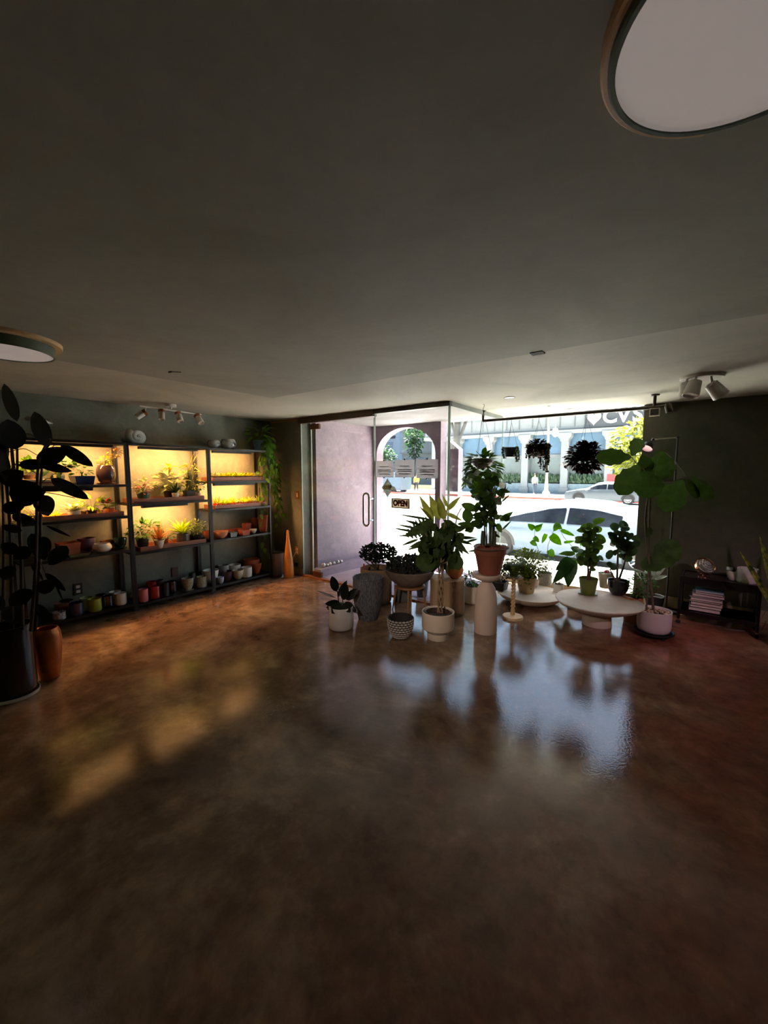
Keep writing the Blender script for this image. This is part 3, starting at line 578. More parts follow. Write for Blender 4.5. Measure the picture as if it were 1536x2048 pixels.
def shelfpot(label, kind, xl, xr, yt, z, X, m, name='pot', group=None, plant=None, ry=None, soil=False, saucer=None, cat='pot', hmax=None, rz=0.0):
    c, r, h = on_shelf(xl, xr, yt, z, X); h = max(.02, min(h, hmax or 9))
    t = pot(name, label, kind, c, r, h, m, group, rz, ry, soil or bool(plant and kind not in ('rect', 'tray')), cat, saucer=saucer)
    if plant:
        plant(t, r, h); lim = XL+.012-X   # leaves bend away from the wall
        for o in t.children:
            for v in o.data.vertices:
                if v.co.x < lim: v.co.x = lim+(v.co.x-lim)*-.15
    return t
def tray(label, y0, y1, z, m, h=.045, x0=-5.0, x1=-4.74):
    t = thing('plant_tray', label, 'tray', ((x0+x1)/2, (y0+y1)/2, z), 0, 'long plant trays on the shelves'); hx, hy = (x1-x0)/2, (y1-y0)/2
    MB().span((-hx, -hy, 0), (hx, hy, .008)).build('base', m, t, smooth=False); rm = MB()
    for s in (-1, 1): rm.span((s*hx-.006, -hy, .008), (s*hx+.006, hy, h)); rm.span((-hx+.006, s*hy-.006, .008), (hx-.006, s*hy+.006, h))
    rm.build('rim', m, t, smooth=False); return t
GP = 'potted plants on the lit shelves'; GE = 'empty pots on the lower shelves'
# --- leftmost unit
tray('dark wooden tray on the third level of the leftmost unit, under the poinsettia', .95, 1.75, 1.042, WOODT)
BR = C_('brown_clay', (120, 78, 56), .7); BLUEG = C_('blue_glaze', (34, 46, 84), .15, coat=.4); PUR = C_('aubergine_glaze', (58, 42, 48), .15, coat=.5); NAVY = C_('navy_glaze', (40, 42, 70), .2, coat=.3)
for k, (w, hh) in enumerate([(.13, .018), (.12, .02), (.11, .022)]):
    o = MB().span((-.09, -w, 0), (.09, w, hh-.001)).build('book', C_(['tan_cover', 'red_brown_cover', 'cream_cover'][k], [(150, 116, 80), (110, 60, 44), (196, 176, 140)][k], .6), loc=(-4.86, 1.06, 1.371+[0, .018, .038][k]), smooth=False, bevel=.002)
    tag(o, ['tan book at the bottom of the flat stack on the upper left shelf', 'red brown book in the middle of the flat stack on the upper left shelf', 'cream book on top of the flat stack on the upper left shelf'][k], 'book', 'books lying flat on the upper left shelf')
shelfpot('small white pot with floppy dark leaves behind the big rubber plant', 'cone', 106, 130, 950, 1.371, -4.86, WHITEP, 'potted_plant', GP, lambda t, r, h: foliage(t, (0, 0, h+.09), (.1, .13, .08), 26, .1, .05, LD, 11))
shelfpot('blue rectangular bonsai pot with small green vine on upper left shelf', 'rect', 140, 187, 952, 1.371, -4.85, BLUEG, 'potted_plant', GP, lambda t, r, h: foliage(t, (0, 0, h+.06), (.07, .1, .06), 40, .05, .03, LG, 12, base=(0, 0, h*.7)), ry=.085)
shelfpot('aubergine round pot with spilling orange green bonsai on upper left shelf', 'round', 190, 231, 931, 1.371, -4.86, PUR, 'potted_plant', GP, lambda t, r, h: (foliage(t, (0, .0, h+.05), (.07, .07, .04), 60, .03, .018, LYG, 13), foliage(t, (.0, .09, h+.13), (.05, .08, .04), 60, .032, .016, leafmat('rust', (150, 104, 50)), 14, name='upper_foliage', base=(0, 0, h))), saucer=BR)
shelfpot('leafy plant on upper left shelf seen between the rubber plant stems', 'cone', 44, 70, 950, 1.43, -4.9, BR, 'potted_plant', GP, lambda t, r, h: foliage(t, (0, .02, h+.08), (.08, .14, .05), 40, .07, .035, LP, 15))
z = 1.052
shelfpot('bushy pale green plant in dark pot at left end of the lower lit tray', 'cone', 50, 86, 1031, z, -4.86, C_('black_plastic', (24, 24, 24), .5), 'potted_plant', GP, lambda t, r, h: foliage(t, (0, 0, h+.05), (.11, .13, .07), 120, .035, .018, LYG, 16))
shelfpot('low yellow spiky plant in small pot beside a rubber plant leaf', 'cone', 99, 120, 1038, z, -4.8, C_('dark_clay', (66, 44, 36), .7), 'potted_plant', GP, lambda t, r, h: rosette(t, (0, 0, h), 18, .09, .02, LYG, 17, (.5, 1.4), .3))
shelfpot('small white pot with pale spreading leaves on the lower lit tray', 'cone', 133, 162, 1022, z, -4.8, WHITEP, 'potted_plant', GP, lambda t, r, h: rosette(t, (0, 0, h), 22, .13, .035, LV, 18, (.3, 1.25), .4, 'lance'))
shelfpot('small dark pot with bright yellow green arrowhead leaves on lower lit tray', 'cone', 173, 195, 1020, z, -4.82, MATS['dark_clay'], 'potted_plant', GP, lambda t, r, h: foliage(t, (0, .0, h+.07), (.07, .1, .06), 26, .1, .055, LL, 19, 'heart'))
shelfpot('small clay pot with red topped plant at right end of lower lit tray', 'cone', 209, 230, 1017, z, -4.8, TERRA, 'potted_plant', GP, lambda t, r, h: (rosette(t, (0, -.02, h+.055), 10, .075, .034, LRD, 20, (.4, 1.5), .2, 'oval', name='red_bracts'), foliage(t, (0, -.04, h+.03), (.05, .07, .03), 14, .06, .03, LG, 21)))
shelfpot('tiny brown pot between the two bright plants on the lower lit tray', 'cone', 160, 174, 1022, z, -4.87, BR, 'pot', GP)
shelfpot('tiny cream pot beside the red topped plant on the lower lit tray', 'cone', 196, 207, 1019, z, -4.86, C_('cream_clay', (214, 200, 170), .6), 'pot', GP)
for px in (217, 235): shelfpot(['tiny seedling pot at the far right of the lower lit tray, front', 'last tiny seedling pot by the post of the lower lit tray'][px > 220], 'cone', px+3, px+13, 1026, z, -4.79+.02*(px > 220), BR, 'potted_plant', GP, lambda t, r, h: rosette(t, (0, 0, h), 8, .03, .012, LYG, px, (.3, 1.2), .2))
z = .681
shelfpot('square terracotta pot on fourth level of the leftmost unit', 'rect', 113, 157, 1085, z, -4.86, TERRA, 'pot', GE)
shelfpot('round purple pot behind the terracotta one on the fourth level', 'cup', 153, 191, 1076, z, -4.93, C_('mauve_glaze', (92, 74, 100), .35), 'pot', GE)
shelfpot('glossy white round bowl on the fourth level of the leftmost unit', 'round', 183, 224, 1087, z, -4.79, WHITEP, 'bowl', GE, cat='bowl')
shelfpot('low green rectangular bonsai dish in front of the terracotta pot', 'rect', 133, 175, 1106, z, -4.765, C_('green_glaze', (62, 84, 62), .2), 'bonsai_dish', GE, ry=.09, cat='dish', hmax=.035)
shelfpot('brown bowl between the white bowl and green pot on fourth level', 'bowl', 199, 227, 1081, z, -4.93, BR, 'bowl', GE, cat='bowl')
shelfpot('dark green glazed pot beside the post on the fourth level', 'cup', 225, 254, 1076, z, -4.84, C_('bottle_green_glaze', (24, 58, 44), .12, coat=.5), 'pot', GE, saucer=C_('green_saucer', (34, 62, 48), .2))
z = .091
shelfpot('blue white patterned pot on bottom shelf behind the copper vase', 'cyl', 104, 132, 1224, z, -4.78, mat('blue_white_print', (206, 210, 210), .3, scale=60, rgb2=(44, 60, 84)), 'pot', GE, hmax=.12)
shelfpot('tall brown pot at left end of the bottom shelf', 'taper', 108, 142, 1205, z, -4.9, BR, 'pot', GE)
shelfpot('navy pot on bottom shelf left of the lime pot', 'cyl', 137, 167, 1205, z, -4.77, NAVY, 'pot', GE, saucer=NAVY)
shelfpot('pale green pot behind the lime pot on the bottom shelf', 'cyl', 158, 186, 1195, z, -4.9, C_('sage_glaze', (150, 166, 120), .3), 'pot', GE)
shelfpot('lime green pot on the bottom shelf of the leftmost unit', 'cyl', 174, 203, 1197, z, -4.78, C_('lime_glaze', (142, 154, 44), .25), 'pot', GE)
shelfpot('black pot behind the lime pot on the bottom shelf', 'cyl', 190, 212, 1189, z, -4.92, C_('black_glaze', (20, 20, 22), .15, coat=.4), 'pot', GE)
shelfpot('black pot in front of the white pots on the bottom shelf', 'cyl', 203, 226, 1191, z, -4.81, MATS['black_glaze'], 'pot', GE)
shelfpot('white pot at the back near the post of the bottom shelf', 'cyl', 217, 242, 1183, z, -4.92, WHITEP, 'pot', GE)
shelfpot('white pot at the front near the post of the bottom shelf', 'cyl', 227, 253, 1186, z, -4.8, WHITEP, 'pot', GE)
# shell ornament on top
c, r, h = on_shelf(250, 291, 862, 1.801, -4.84); t = thing('shell_ornament', 'white spiral shell ornament on top between two shelf units', 'ornament', c)
sh = MB(); SH = mat('ribbed_white_shell', (210, 212, 212), .4, var=.1, scale=30); pts = []; rs = []
for k in range(44):
    u = k/43; a = u*4.4*PI; R_ = .062*(1-u)**1.05+.004; pts.append((.02+.07*u, -.004+R_*math.cos(a+2.2), .072+R_*math.sin(a+2.2)*.92)); rs.append(.046*(1-u)**.8+.005)
sh.tube(pts, rs, 14); sh.tube([(-.08, -.09, .07), (-.04, -.06, .075), (.0, -.045, .09), (.02, -.04, .11)], [.066, .07, .064, .05], 18); sh.build('shell', SH, t)
# --- middle unit
tray('wooden tray on the upper level of the middle unit, under the orchid-like stems', 1.85, 2.64, 1.161, WOODT, .05)
tray('wooden tray on the lower lit level of the middle unit, under the ferny plants', 1.89, 2.64, .631, WOODT, .05)
z = 1.17; BP = MATS['black_plastic']
shelfpot('dark green pot of pink veined plants at left of the middle unit tray', 'cone', 272, 301, 984, z, -4.82, C_('nursery_green', (30, 62, 48), .4), 'potted_plant', GP, lambda t, r, h: (foliage(t, (0, 0, h+.02), (.08, .09, .04), 40, .05, .035, LPK, 31), foliage(t, (0, .01, h+.07), (.1, .13, .06), 40, .07, .035, LV, 32, name='upper_foliage')))
shelfpot('small white pot with dark sword leaves at centre of middle unit tray', 'cone', 343, 358, 986, z, -4.78, WHITEP, 'potted_plant', GP, lambda t, r, h: rosette(t, (0, 0, h), 16, .14, .026, LD, 33, (.1, .95), .2, 'lance'))
shelfpot('large variegated plant with a yellow top in the middle unit', 'cone', 326, 350, 982, z, -4.9, BP, 'potted_plant', GP, lambda t, r, h: (foliage(t, (0, .03, h+.13), (.11, .13, .11), 46, .12, .07, LV, 34), foliage(t, (0, .03, h+.26), (.03, .03, .05), 12, .08, .025, leafmat('yellow_spike', (220, 186, 50)), 35, up=1.5, name='yellow_spike')))
shelfpot('square dark pot with tall yellow jointed stems in middle unit', 'rect', 367, 388, 981, z, -4.83, BP, 'potted_plant', GP, lambda t, r, h: (foliage(t, (0, .03, h+.17), (.06, .1, .17), 30, .12, .02, LYG, 36, 'lance', base=(0, 0, h*.7)), foliage(t, (0, .05, h+.3), (.05, .09, .04), 16, .12, .022, LYG, 37, 'lance', name='upper_foliage', base=(0, 0, h))))
shelfpot('tiny white pot with dark leaves at right of middle unit tray', 'cone', 391, 402, 986, z, -4.79, WHITEP, 'potted_plant', GP, lambda t, r, h: foliage(t, (0, 0, h+.06), (.05, .07, .06), 22, .06, .03, LD, 38))
shelfpot('small plant with orange tinted leaves behind the tiny white pot', 'cone', 380, 392, 985, z, -4.93, TERRA, 'potted_plant', GP, lambda t, r, h: foliage(t, (0, .02, h+.1), (.07, .1, .07), 24, .09, .04, LYG, 39))
z = .64
shelfpot('wide dark pot with dense green fern at left of the lower tray', 'cone', 271, 298, 1076, z, -4.84, BP, 'potted_plant', GP, lambda t, r, h: foliage(t, (0, .03, h+.09), (.12, .16, .1), 150, .06, .03, LG, 41))
shelfpot('small white pot with spiky orange grass leaves', 'cone', 307, 329, 1080, z, -4.77, WHITEP, 'potted_plant', GP, lambda t, r, h: rosette(t, (0, 0, h), 46, .24, .009, LOR, 42, (.05, 1.15), .25))
shelfpot('small clay pot with ferny leaves right of the orange grass', 'cone', 325, 338, 1078, z, -4.82, TERRA, 'potted_plant', GP, lambda t, r, h: foliage(t, (0, .0, h+.04), (.07, .09, .05), 50, .06, .02, LG, 43, 'lance'))
shelfpot('grey pot with bright lime bird nest fern', 'cyl', 353, 378, 1067, z, -4.82, C_('slate_glaze', (66, 62, 64), .4), 'potted_plant', GP, lambda t, r, h: rosette(t, (0, 0, h), 26, .22, .04, LL, 44, (.1, 1.15), .35, 'lance'))
shelfpot('dark pot with small cream edged leaves at right of lower tray', 'cone', 386, 404, 1068, z, -4.84, BP, 'potted_plant', GP, lambda t, r, h: foliage(t, (0, 0, h+.09), (.08, .1, .09), 110, .035, .02, LV, 45))
shelfpot('tiny dark leaved pot left of the cream edged plant', 'cone', 378, 387, 1071, z, -4.88, BP, 'potted_plant', GP, lambda t, r, h: foliage(t, (0, 0, h+.05), (.05, .06, .05), 30, .04, .02, LD, 46))
z = .071; RED = C_('red_glaze', (150, 26, 30), .12, coat=.6); SPK = mat('speckled_stone', (190, 188, 170), .5, scale=130, rgb2=(86, 84, 72))
shelfpot('pink pot at left end of the bottom shelf of middle unit', 'cyl', 276, 296, 1178, z, -4.77, C_('pink_glaze', (204, 116, 126), .3), 'pot', GE)
shelfpot('glossy red pot beside the pink pot', 'cyl', 298, 320, 1172, z, -4.8, RED, 'pot', GE)
shelfpot('red pot at the back behind the pink and red pots', 'cyl', 292, 313, 1163, z, -4.95, RED, 'pot', GE)
shelfpot('glossy black pot with silver reflections, right of the red pot', 'cyl', 333, 353, 1162, z, -4.84, MATS['black_glaze'], 'pot', GE)
shelfpot('matt black pot left of the glossy black one', 'cyl', 321, 338, 1165, z, -4.78, C_('matt_black', (22, 20, 21), .5), 'pot', GE)
shelfpot('dark pot at the back behind the black pots', 'cyl', 310, 327, 1160, z, -4.96, MATS['slate_glaze'], 'pot', GE)
shelfpot('speckled stone pot with saucer in the middle unit', 'cup', 362, 387, 1156, z, -4.8, SPK, 'pot', GE, saucer=SPK)
shelfpot('straight speckled stone pot beside the shelf post', 'cyl', 392, 413, 1153, z, -4.81, SPK, 'pot', GE)
shelfpot('dark bottle shaped pot at the back near the speckled pots', 'round', 376, 392, 1146, z, -4.96, MATS['slate_glaze'], 'pot', GE)
# --- corner unit
MARB = mat('black_white_marble', (24, 24, 26), .25, scale=7, rgb2=(226, 226, 224))
shelfpot('smaller black and white marbled pot on top of corner unit', 'round', 414, 441, 881, 1.791, -4.83, MARB, 'pot', 'marbled pots on top of the corner shelf')
shelfpot('larger black and white marbled pot on top of corner unit', 'round', 440, 472, 879, 1.791, -4.82, MARB, 'pot', 'marbled pots on top of the corner shelf')
tray('clay pink tray of seedlings on the upper lit level of corner unit', 2.76, 3.53, 1.381, CLAYT, .05)
tray('clay pink tray of red pot seedlings on the second lit level of corner unit', 2.78, 3.55, 1.031, CLAYT, .05)
g = random.Random(77); ORANGE = C_('orange_plastic', (196, 74, 40), .5)
PLACE = ['at the near end', 'second from the near end', 'third from the near end', 'fourth from the near end', 'fifth from the near end', 'sixth from the near end', 'seventh from the near end', 'third from the far end', 'second from the far end', 'at the far end']
for lvl, (zz, y0, pm, nm) in enumerate([(1.39, 2.8, MATS['dark_clay'], 'upper'), (1.04, 2.82, ORANGE, 'lower')]):
    for row in (0, 1):
        for i in range(10):
            X = -4.78-.13*row; y = y0+.035+i*.073+.03*row
            t = pot('succulent_pot', 'tiny %s pot seedling, %s row, %s, %s clay pink tray' % ('dark' if lvl == 0 else 'orange', 'front' if row == 0 else 'back', PLACE[i], nm), 'cone', (X, y, zz), .029, .05, pm, 'seedling pots in the clay pink trays', soil=False, cat='plant')
            if i % 3 == 0 and lvl: rosette(t, (0, 0, .048), 16, .1, .014, LYG, lvl*40+row*20+i, (.1, 1.1), .25)
            else: rosette(t, (0, 0, .047), 20, .05+.02*g.random(), .02, [LYG, LV, LL][g.randrange(3)], lvl*40+row*20+i, (.15, 1.45), .1, 'oval')
z = .651; CLAYB = C_('red_clay_box', (168, 76, 52), .7)
shelfpot('stacked terracotta bowl at the left of the third level, corner unit', 'bowl', 404, 426, 1062, z, -4.86, TERRA, 'bowl', GE, cat='bowl')
shelfpot('wide pale terracotta bowl beside the dark post of corner unit', 'bowl', 424, 457, 1062, z, -4.8, C_('pale_terracotta', (204, 134, 96), .7), 'bowl', GE, cat='bowl')
shelfpot('grey tapered pot on the third level of the corner unit', 'rect', 455, 472, 1064, z, -4.78, C_('grey_clay', (120, 122, 124), .6), 'pot', GE)
shelfpot('low red clay box at the back of the third level', 'rect', 458, 486, 1058, z, -4.94, CLAYB, 'clay_box', GE, ry=.09, cat='box')
shelfpot('low red clay box at the front of the third level', 'rect', 479, 497, 1060, z, -4.78, CLAYB, 'clay_box', GE, ry=.06, cat='box')
shelfpot('tall square red clay pot behind the low clay boxes', 'rect', 486, 500, 1046, z, -4.92, CLAYB, 'pot', GE)
shelfpot('small white bowl on a dark foot on the third level', 'bowl', 498, 514, 1058, z, -4.82, WHITEP, 'bowl', GE, cat='bowl')
shelfpot('tall dark terracotta pot at the back right of third level', 'taper', 500, 516, 1036, z, -4.95, C_('dark_terracotta', (124, 58, 38), .75), 'pot', GE)
shelfpot('tall stacked terracotta pot at the right end of third level', 'taper', 515, 536, 1030, z, -4.84, TERRA, 'pot', GE)
z = .071
BL = C_('blue_white_glaze', (176, 182, 200), .3); CRM = C_('oatmeal_glaze', (196, 186, 160), .4)
shelfpot('wide low white bowl by the post, bottom of corner unit', 'bowl', 405, 438, 1140, z, -4.88, WHITEP, 'bowl', GE, cat='bowl')
shelfpot('blue white bowl at the front left of the corner unit bottom shelf', 'cup', 432, 448, 1154, z, -4.77, BL, 'bowl', GE, cat='bowl')
shelfpot('grey white bowl at the back left of corner unit bottom shelf', 'cup', 436, 458, 1130, z, -4.95, C_('grey_white_glaze', (156, 158, 156), .35), 'bowl', GE, cat='bowl')
shelfpot('dark brown pot between pale bowls, bottom of corner unit', 'cup', 441, 465, 1142, z, -4.83, C_('oxblood_glaze', (64, 40, 40), .3), 'pot', GE)
shelfpot('white bowl at the back middle of corner unit bottom shelf', 'cup', 457, 482, 1129, z, -4.93, WHITEP, 'bowl', GE, cat='bowl')
shelfpot('oatmeal striped bowl at the front middle, bottom of corner unit', 'cup', 464, 487, 1140, z, -4.8, CRM, 'bowl', GE, cat='bowl')
shelfpot('white footed bowl right of the oatmeal bowl', 'cyl', 482, 504, 1134, z, -4.8, WHITEP, 'bowl', GE, cat='bowl')
shelfpot('terracotta bowl stacked at the back right, bottom of corner unit', 'bowl', 486, 520, 1118, z, -4.94, TERRA, 'bowl', GE, cat='bowl')
shelfpot('terracotta planter at the right front, bottom of corner unit', 'bowl', 502, 523, 1126, z, -4.84, TERRA, 'pot', GE)
c, r, h = on_shelf(511, 516, 1080, .071, -4.98); o = MB().lathe([(.02, 0), (.022, .02), (.022, .17), (.009, .22), (.008, h)], n=16, cap1=True).build('bottle', MATS['black_glaze'], loc=(-4.97, c.y+.02, .071)); tag(o, 'slim dark bottle at the back of the corner unit bottom shelf', 'bottle')
# pothos on top with vines hanging at the end of the unit
c, r, h = on_shelf(505, 532, 881, 1.791, -4.86)
t = pot('potted_pothos', 'blue grey pot of pothos on the corner unit with long hanging vines', 'cone', c, r, h, C_('blue_grey_plastic', (84, 112, 128), .4), None, soil=True, cat='plant')
foliage(t, (0, 0, h+.1), (.14, .17, .1), 42, .11, .085, LP, 51, 'heart')
g = random.Random(52); vm = MB(); lf = MB()
def vine(pts, n, L, seed):
    gg = random.Random(seed); pts = [Vector(p) for p in pts]; vm.tube(pts, .0025, 5)
    for k in range(n):
        u = (k+.5)/n*(len(pts)-1); i = min(int(u), len(pts)-2); p = pts[i].lerp(pts[i+1], u-i); a = gg.uniform(0, 6.28); d = Vector((math.cos(a)+.6, math.sin(a), gg.uniform(-1.2, .1)))
        q = p+d.normalized()*.03; vm.tube([p, q], .0015, 4, caps=False); lf.leaf(q, d+Vector((0, 0, -.9)), (gg.uniform(.2, 1), gg.uniform(-.4, .4), .5), L*gg.uniform(.7, 1.2), L*.75, 'heart', .2)
ye = 3.63-c.y
for k in range(16):
    x = .17*((k*7) % 16)/15-.07; y = ye+.02+.018*(k % 9); zb = -[.55, .75, .95, .6, 1.0, .85, 1.1, .7, .5][k % 9]
    vine([(x*.3, .06, h), (x, y*.7, h+.05), (x+.02, y, -.1), (x+.04, y+.03, zb*.5), (x+.03+.02*math.sin(k), y+.07*(k % 3), zb)], 14, .085, 60+k)
for k in range(9): vine([(.05, .05, h), (.12, ye*.6, h-.02), (.14-.03*(k % 4), ye*.75-.018*k, -.15), (.13-.03*(k % 4), ye*.72-.02*k, -.35-.09*k)], 13, .085, 80+k)
vine([(.0, ye*.4, -.95), (-.02, ye*.35, -1.2), (.0, ye*.3, -1.5)], 7, .1, 90)
lf.build('hanging_leaves', LP, t); vm.build('vines', STEM, t)

# ================================================================== FLOOR PLANTS
def pleaf(mb, st, org, b, t, w, kb, kt, shape='oval', curl=.05, tilt=(0, 0, 0), pet=None, seg=8, fold=.08, wave=0.0):
    """a leaf between two measured points lying at the distances kb and kt from the camera plane"""
    P, Q = at_k(b[0], b[1], kb), at_k(t[0], t[1], kt); d = Q-P; n = (CAM-P).normalized()+Vector(tilt)
    mb.leaf(P-org, d, n, d.length, w*(kb+kt)/2/F_PX, shape, curl, fold, seg, wave)
    if pet and st is not None:
        R0 = at_k(pet[0], pet[1], pet[2] if len(pet) > 2 else kb); st.tube([R0-org, R0.lerp(P, .55)-org+Vector((0, 0, .012)), P-org], [.004, .003, .0025], 5, caps=False)
def pline(mb, org, pts, k, r, n=8):
    kk = k if isinstance(k, (list, tuple)) else [k]*len(pts)
    P = [at_k(p[0], p[1], q)-org for p, q in zip(pts, kk)]
    if len(P) > 2:   # smooth the stem
        S_ = []
        for i in range(len(P)-1):
            a, b, c, d = P[max(0, i-1)], P[i], P[i+1], P[min(len(P)-1, i+2)]
            for u in (0, .33, .66): S_.append(.5*((2*b)+(c-a)*u+(2*a-5*b+4*c-d)*u*u+(-a+3*b-3*c+d)*u**3))
        S_.append(P[-1]); P = S_
    m = len(P); R_ = [r[0]+(r[1]-r[0])*i/(m-1) for i in range(m)] if isinstance(r, (list, tuple)) else r
    mb.tube(P, R_, n)

# ---- tall dark rubber plant at the left edge
c, r, h = spot(-22, 80, 1402, 1247); kc = depth(c); DKPOT = C_('near_black_glaze', (22, 18, 16), .25, coat=.3)
t = thing('potted_rubber_plant', 'tall dark rubber plant in black pot at the left edge of the room', 'plant', c)
MB().lathe([(r*.98, 0), (r*1.07, .004), (r*1.1, .026), (r*1.06, .026), (r*.98, .01)], n=40, cap1=True).build('saucer', C_('white_plastic_saucer', (196, 192, 186), .4), t)
p_ = pot_mesh('cyl', r, h-.012).build('pot', DKPOT, t); p_.location.z = .011; add_soil(t, 'cyl', r, h)
lf, st = MB(), MB()
for pts, kk in (([(24, 1262), (22, 1100), (14, 960), (14, 880)], kc-.03), ([(45, 1262), (42, 1100), (35, 950), (35, 850)], kc), ([(62, 1262), (72, 1120), (75, 950), (84, 905), (100, 878)], kc-.06), ([(70, 1262), (80, 1120), (82, 960), (90, 905), (100, 880)], kc+.05), ([(5, 1262), (8, 1100), (4, 950)], kc+.06)):
    pline(st, c, pts, kk, (.011, .006))
K = kc
for b, tp, w, db, dt, sh_ in [((34, 843), (7, 764), 22, 0, .05, 'oval'), ((30, 899), (15, 838), 45, -.02, -.05, 'oval'), ((96, 896), (68, 820), 30, -.05, .0, 'oval'), ((64, 836), (46, 839), 8, 0, .08, 'oval'), ((86, 838), (108, 848), 7, 0, .1, 'oval'),
    ((74, 926), (134, 898), 34, -.06, -.02, 'oval'), ((121, 891), (185, 932), 23, 0, .05, 'oval'), ((38, 930), (96, 928), 22, .02, -.05, 'oval'), ((78, 928), (140, 942), 18, 0, -.04, 'oval'), ((2, 966), (44, 944), 34, -.05, -.1, 'oval'),
    ((18, 988), (86, 984), 54, -.05, -.12, 'oval'), ((102, 957), (175, 997), 24, .02, .02, 'oval'), ((82, 990), (96, 1030), 34, 0, -.08, 'oval'), ((92, 1051), (141, 1073), 6, 0, .05, 'oval'), ((62, 1067), (90, 1120), 28, -.04, -.02, 'oval'), ((80, 1074), (98, 1102), 22, .05, .02, 'oval'),
    ((134, 1092), (98, 1130), 28, .03, -.05, 'oval'), ((75, 1182), (110, 1163), 28, -.02, -.05, 'oval'), ((90, 1146), (131, 1182), 13, 0, .03, 'oval'), ((63, 1179), (17, 1212), 30, -.05, -.08, 'oval'), ((71, 1208), (102, 1248), 18, .0, .05, 'oval'), ((73, 1212), (98, 1246), 9, -.03, .0, 'oval'),
    ((0, 900), (12, 960), 22, -.06, -.1, 'oval'), ((0, 872), (10, 925), 20, 0, 0, 'oval'), ((5, 1020), (48, 1010), 26, -.08, -.1, 'oval'), ((44, 1062), (2, 1052), 16, -.03, -.1, 'oval'), ((36, 1105), (2, 1088), 24, -.05, -.1, 'oval'), ((60, 1095), (28, 1118), 26, -.02, -.08, 'oval'),
    ((30, 1150), (0, 1140), 30, -.04, -.1, 'oval'), ((10, 1200), (-30, 1215), 34, 0, -.1, 'oval'), ((110, 1165), (125, 1200), 4, .03, .03, 'oval'), ((118, 1203), (146, 1199), 7, .05, .05, 'oval'), ((62, 1128), (86, 1160), 8, .05, .0, 'oval'), ((48, 1180), (30, 1230), 24, .08, .05, 'oval'), ((8, 1215), (40, 1245), 28, .02, -.04, 'oval'), ((24, 1030), (70, 1046), 20, .04, 0, 'oval')]:
    pleaf(lf, st, c, b, tp, w, K+db, K+dt, sh_, .06, seg=10)
for pts in ([(40, 870), (60, 868), (78, 880), (96, 896)], [(15, 905), (36, 899), (52, 898), (74, 910)], [(82, 968), (92, 958), (103, 957)], [(14, 950), (30, 929), (38, 930)], [(34, 930), (60, 940), (78, 950)], [(100, 900), (112, 888), (121, 891)], [(76, 1120), (84, 1130), (90, 1146)], [(72, 1180), (90, 1170), (110, 1165)], [(80, 990), (88, 985), (110, 988), (150, 996)]): pline(st, c, pts, K-.01, .0028, 5)
lf.build('foliage', LRB, t); st.build('stems', mat('rubber_stem', (58, 46, 34), .7, var=.3), t)
# ---- copper vase
c, r, h = spot(70, 132, 1362, 1254, ratio=.62); t = thing('copper_vase', 'copper coloured vase behind the black pot of the rubber plant', 'vase', c)
P = [(r*.62, 0), (r*.68, h*.03), (r*.84, h*.3), (r*.97, h*.62), (r, h*.76), (r*.94, h*.9), (r*.8, h*.985), (r*.76, h), (r*.7, h*.985), (r*.86, h*.85), (r*.85, h*.6), (r*.6, h*.06)]
MB().lathe(P, n=48, cap1=True).build('body', mat('hammered_copper', (176, 104, 56), .38, .75, var=.25, scale=9, bump=.12, bscale=80), t)

# ---- rubber plant in ribbed white pot
c, r, h = spot(657, 708, 1264, 1212, ratio=.9); k = depth(c)
t = thing('potted_rubber_plant', 'small rubber plant with dark leaves in ribbed white pot on floor', 'plant', c)
pot_mesh('cyl', r, h, n=96, wob=lambda a, z: 1-.022*(.5+.5*math.cos(a*32))).build('pot', mat('ribbed_white_pot', (214, 204, 198), .5, var=.04), t, angle=80); add_soil(t, 'cyl', r, h)
lf, st = MB(), MB(); pline(st, c, [(680, 1220), (677, 1200), (674, 1180)], k, (.006, .004)); pline(st, c, [(686, 1220), (686, 1205), (682, 1190)], k+.02, (.005, .003))
for b, tp, w, db, dt in [((673, 1183), (664, 1153), 17, 0, -.03), ((676, 1194), (694, 1161), 12, .02, .05), ((688, 1200), (691, 1167), 17, -.03, -.08), ((672, 1196), (633, 1181), 4, 0, 0), ((692, 1200), (714, 1178), 16, 0, -.02), ((680, 1205), (651, 1208), 13, -.04, -.12), ((682, 1207), (664, 1226), 20, -.05, -.14), ((686, 1207), (700, 1224), 15, -.05, -.14), ((690, 1204), (710, 1222), 14, .02, -.06), ((676, 1206), (652, 1216), 8, .03, .02), ((694, 1198), (716, 1190), 9, .05, .1), ((668, 1206), (655, 1220), 12, .05, .06), ((700, 1212), (716, 1226), 10, .0, -.03)]:
    pleaf(lf, st, c, b, tp, w, k+db, k+dt, 'oval', .08)
lf.build('foliage', LRB, t); st.build('stems', MATS['rubber_stem'], t)
# ---- dark textured urn planter
c, r, h = spot(705, 768, 1244, 1153, ratio=.62); URN = mat('charcoal_streaked_stone', (70, 70, 74), .8, scale=120, rgb2=(132, 132, 136), stretch=(1, 1, .22), bump=.6, bscale=50)
pot('planter', 'tall charcoal streaked empty planter behind the small rubber plant', 'urn', c, r, h, URN, cat='planter')
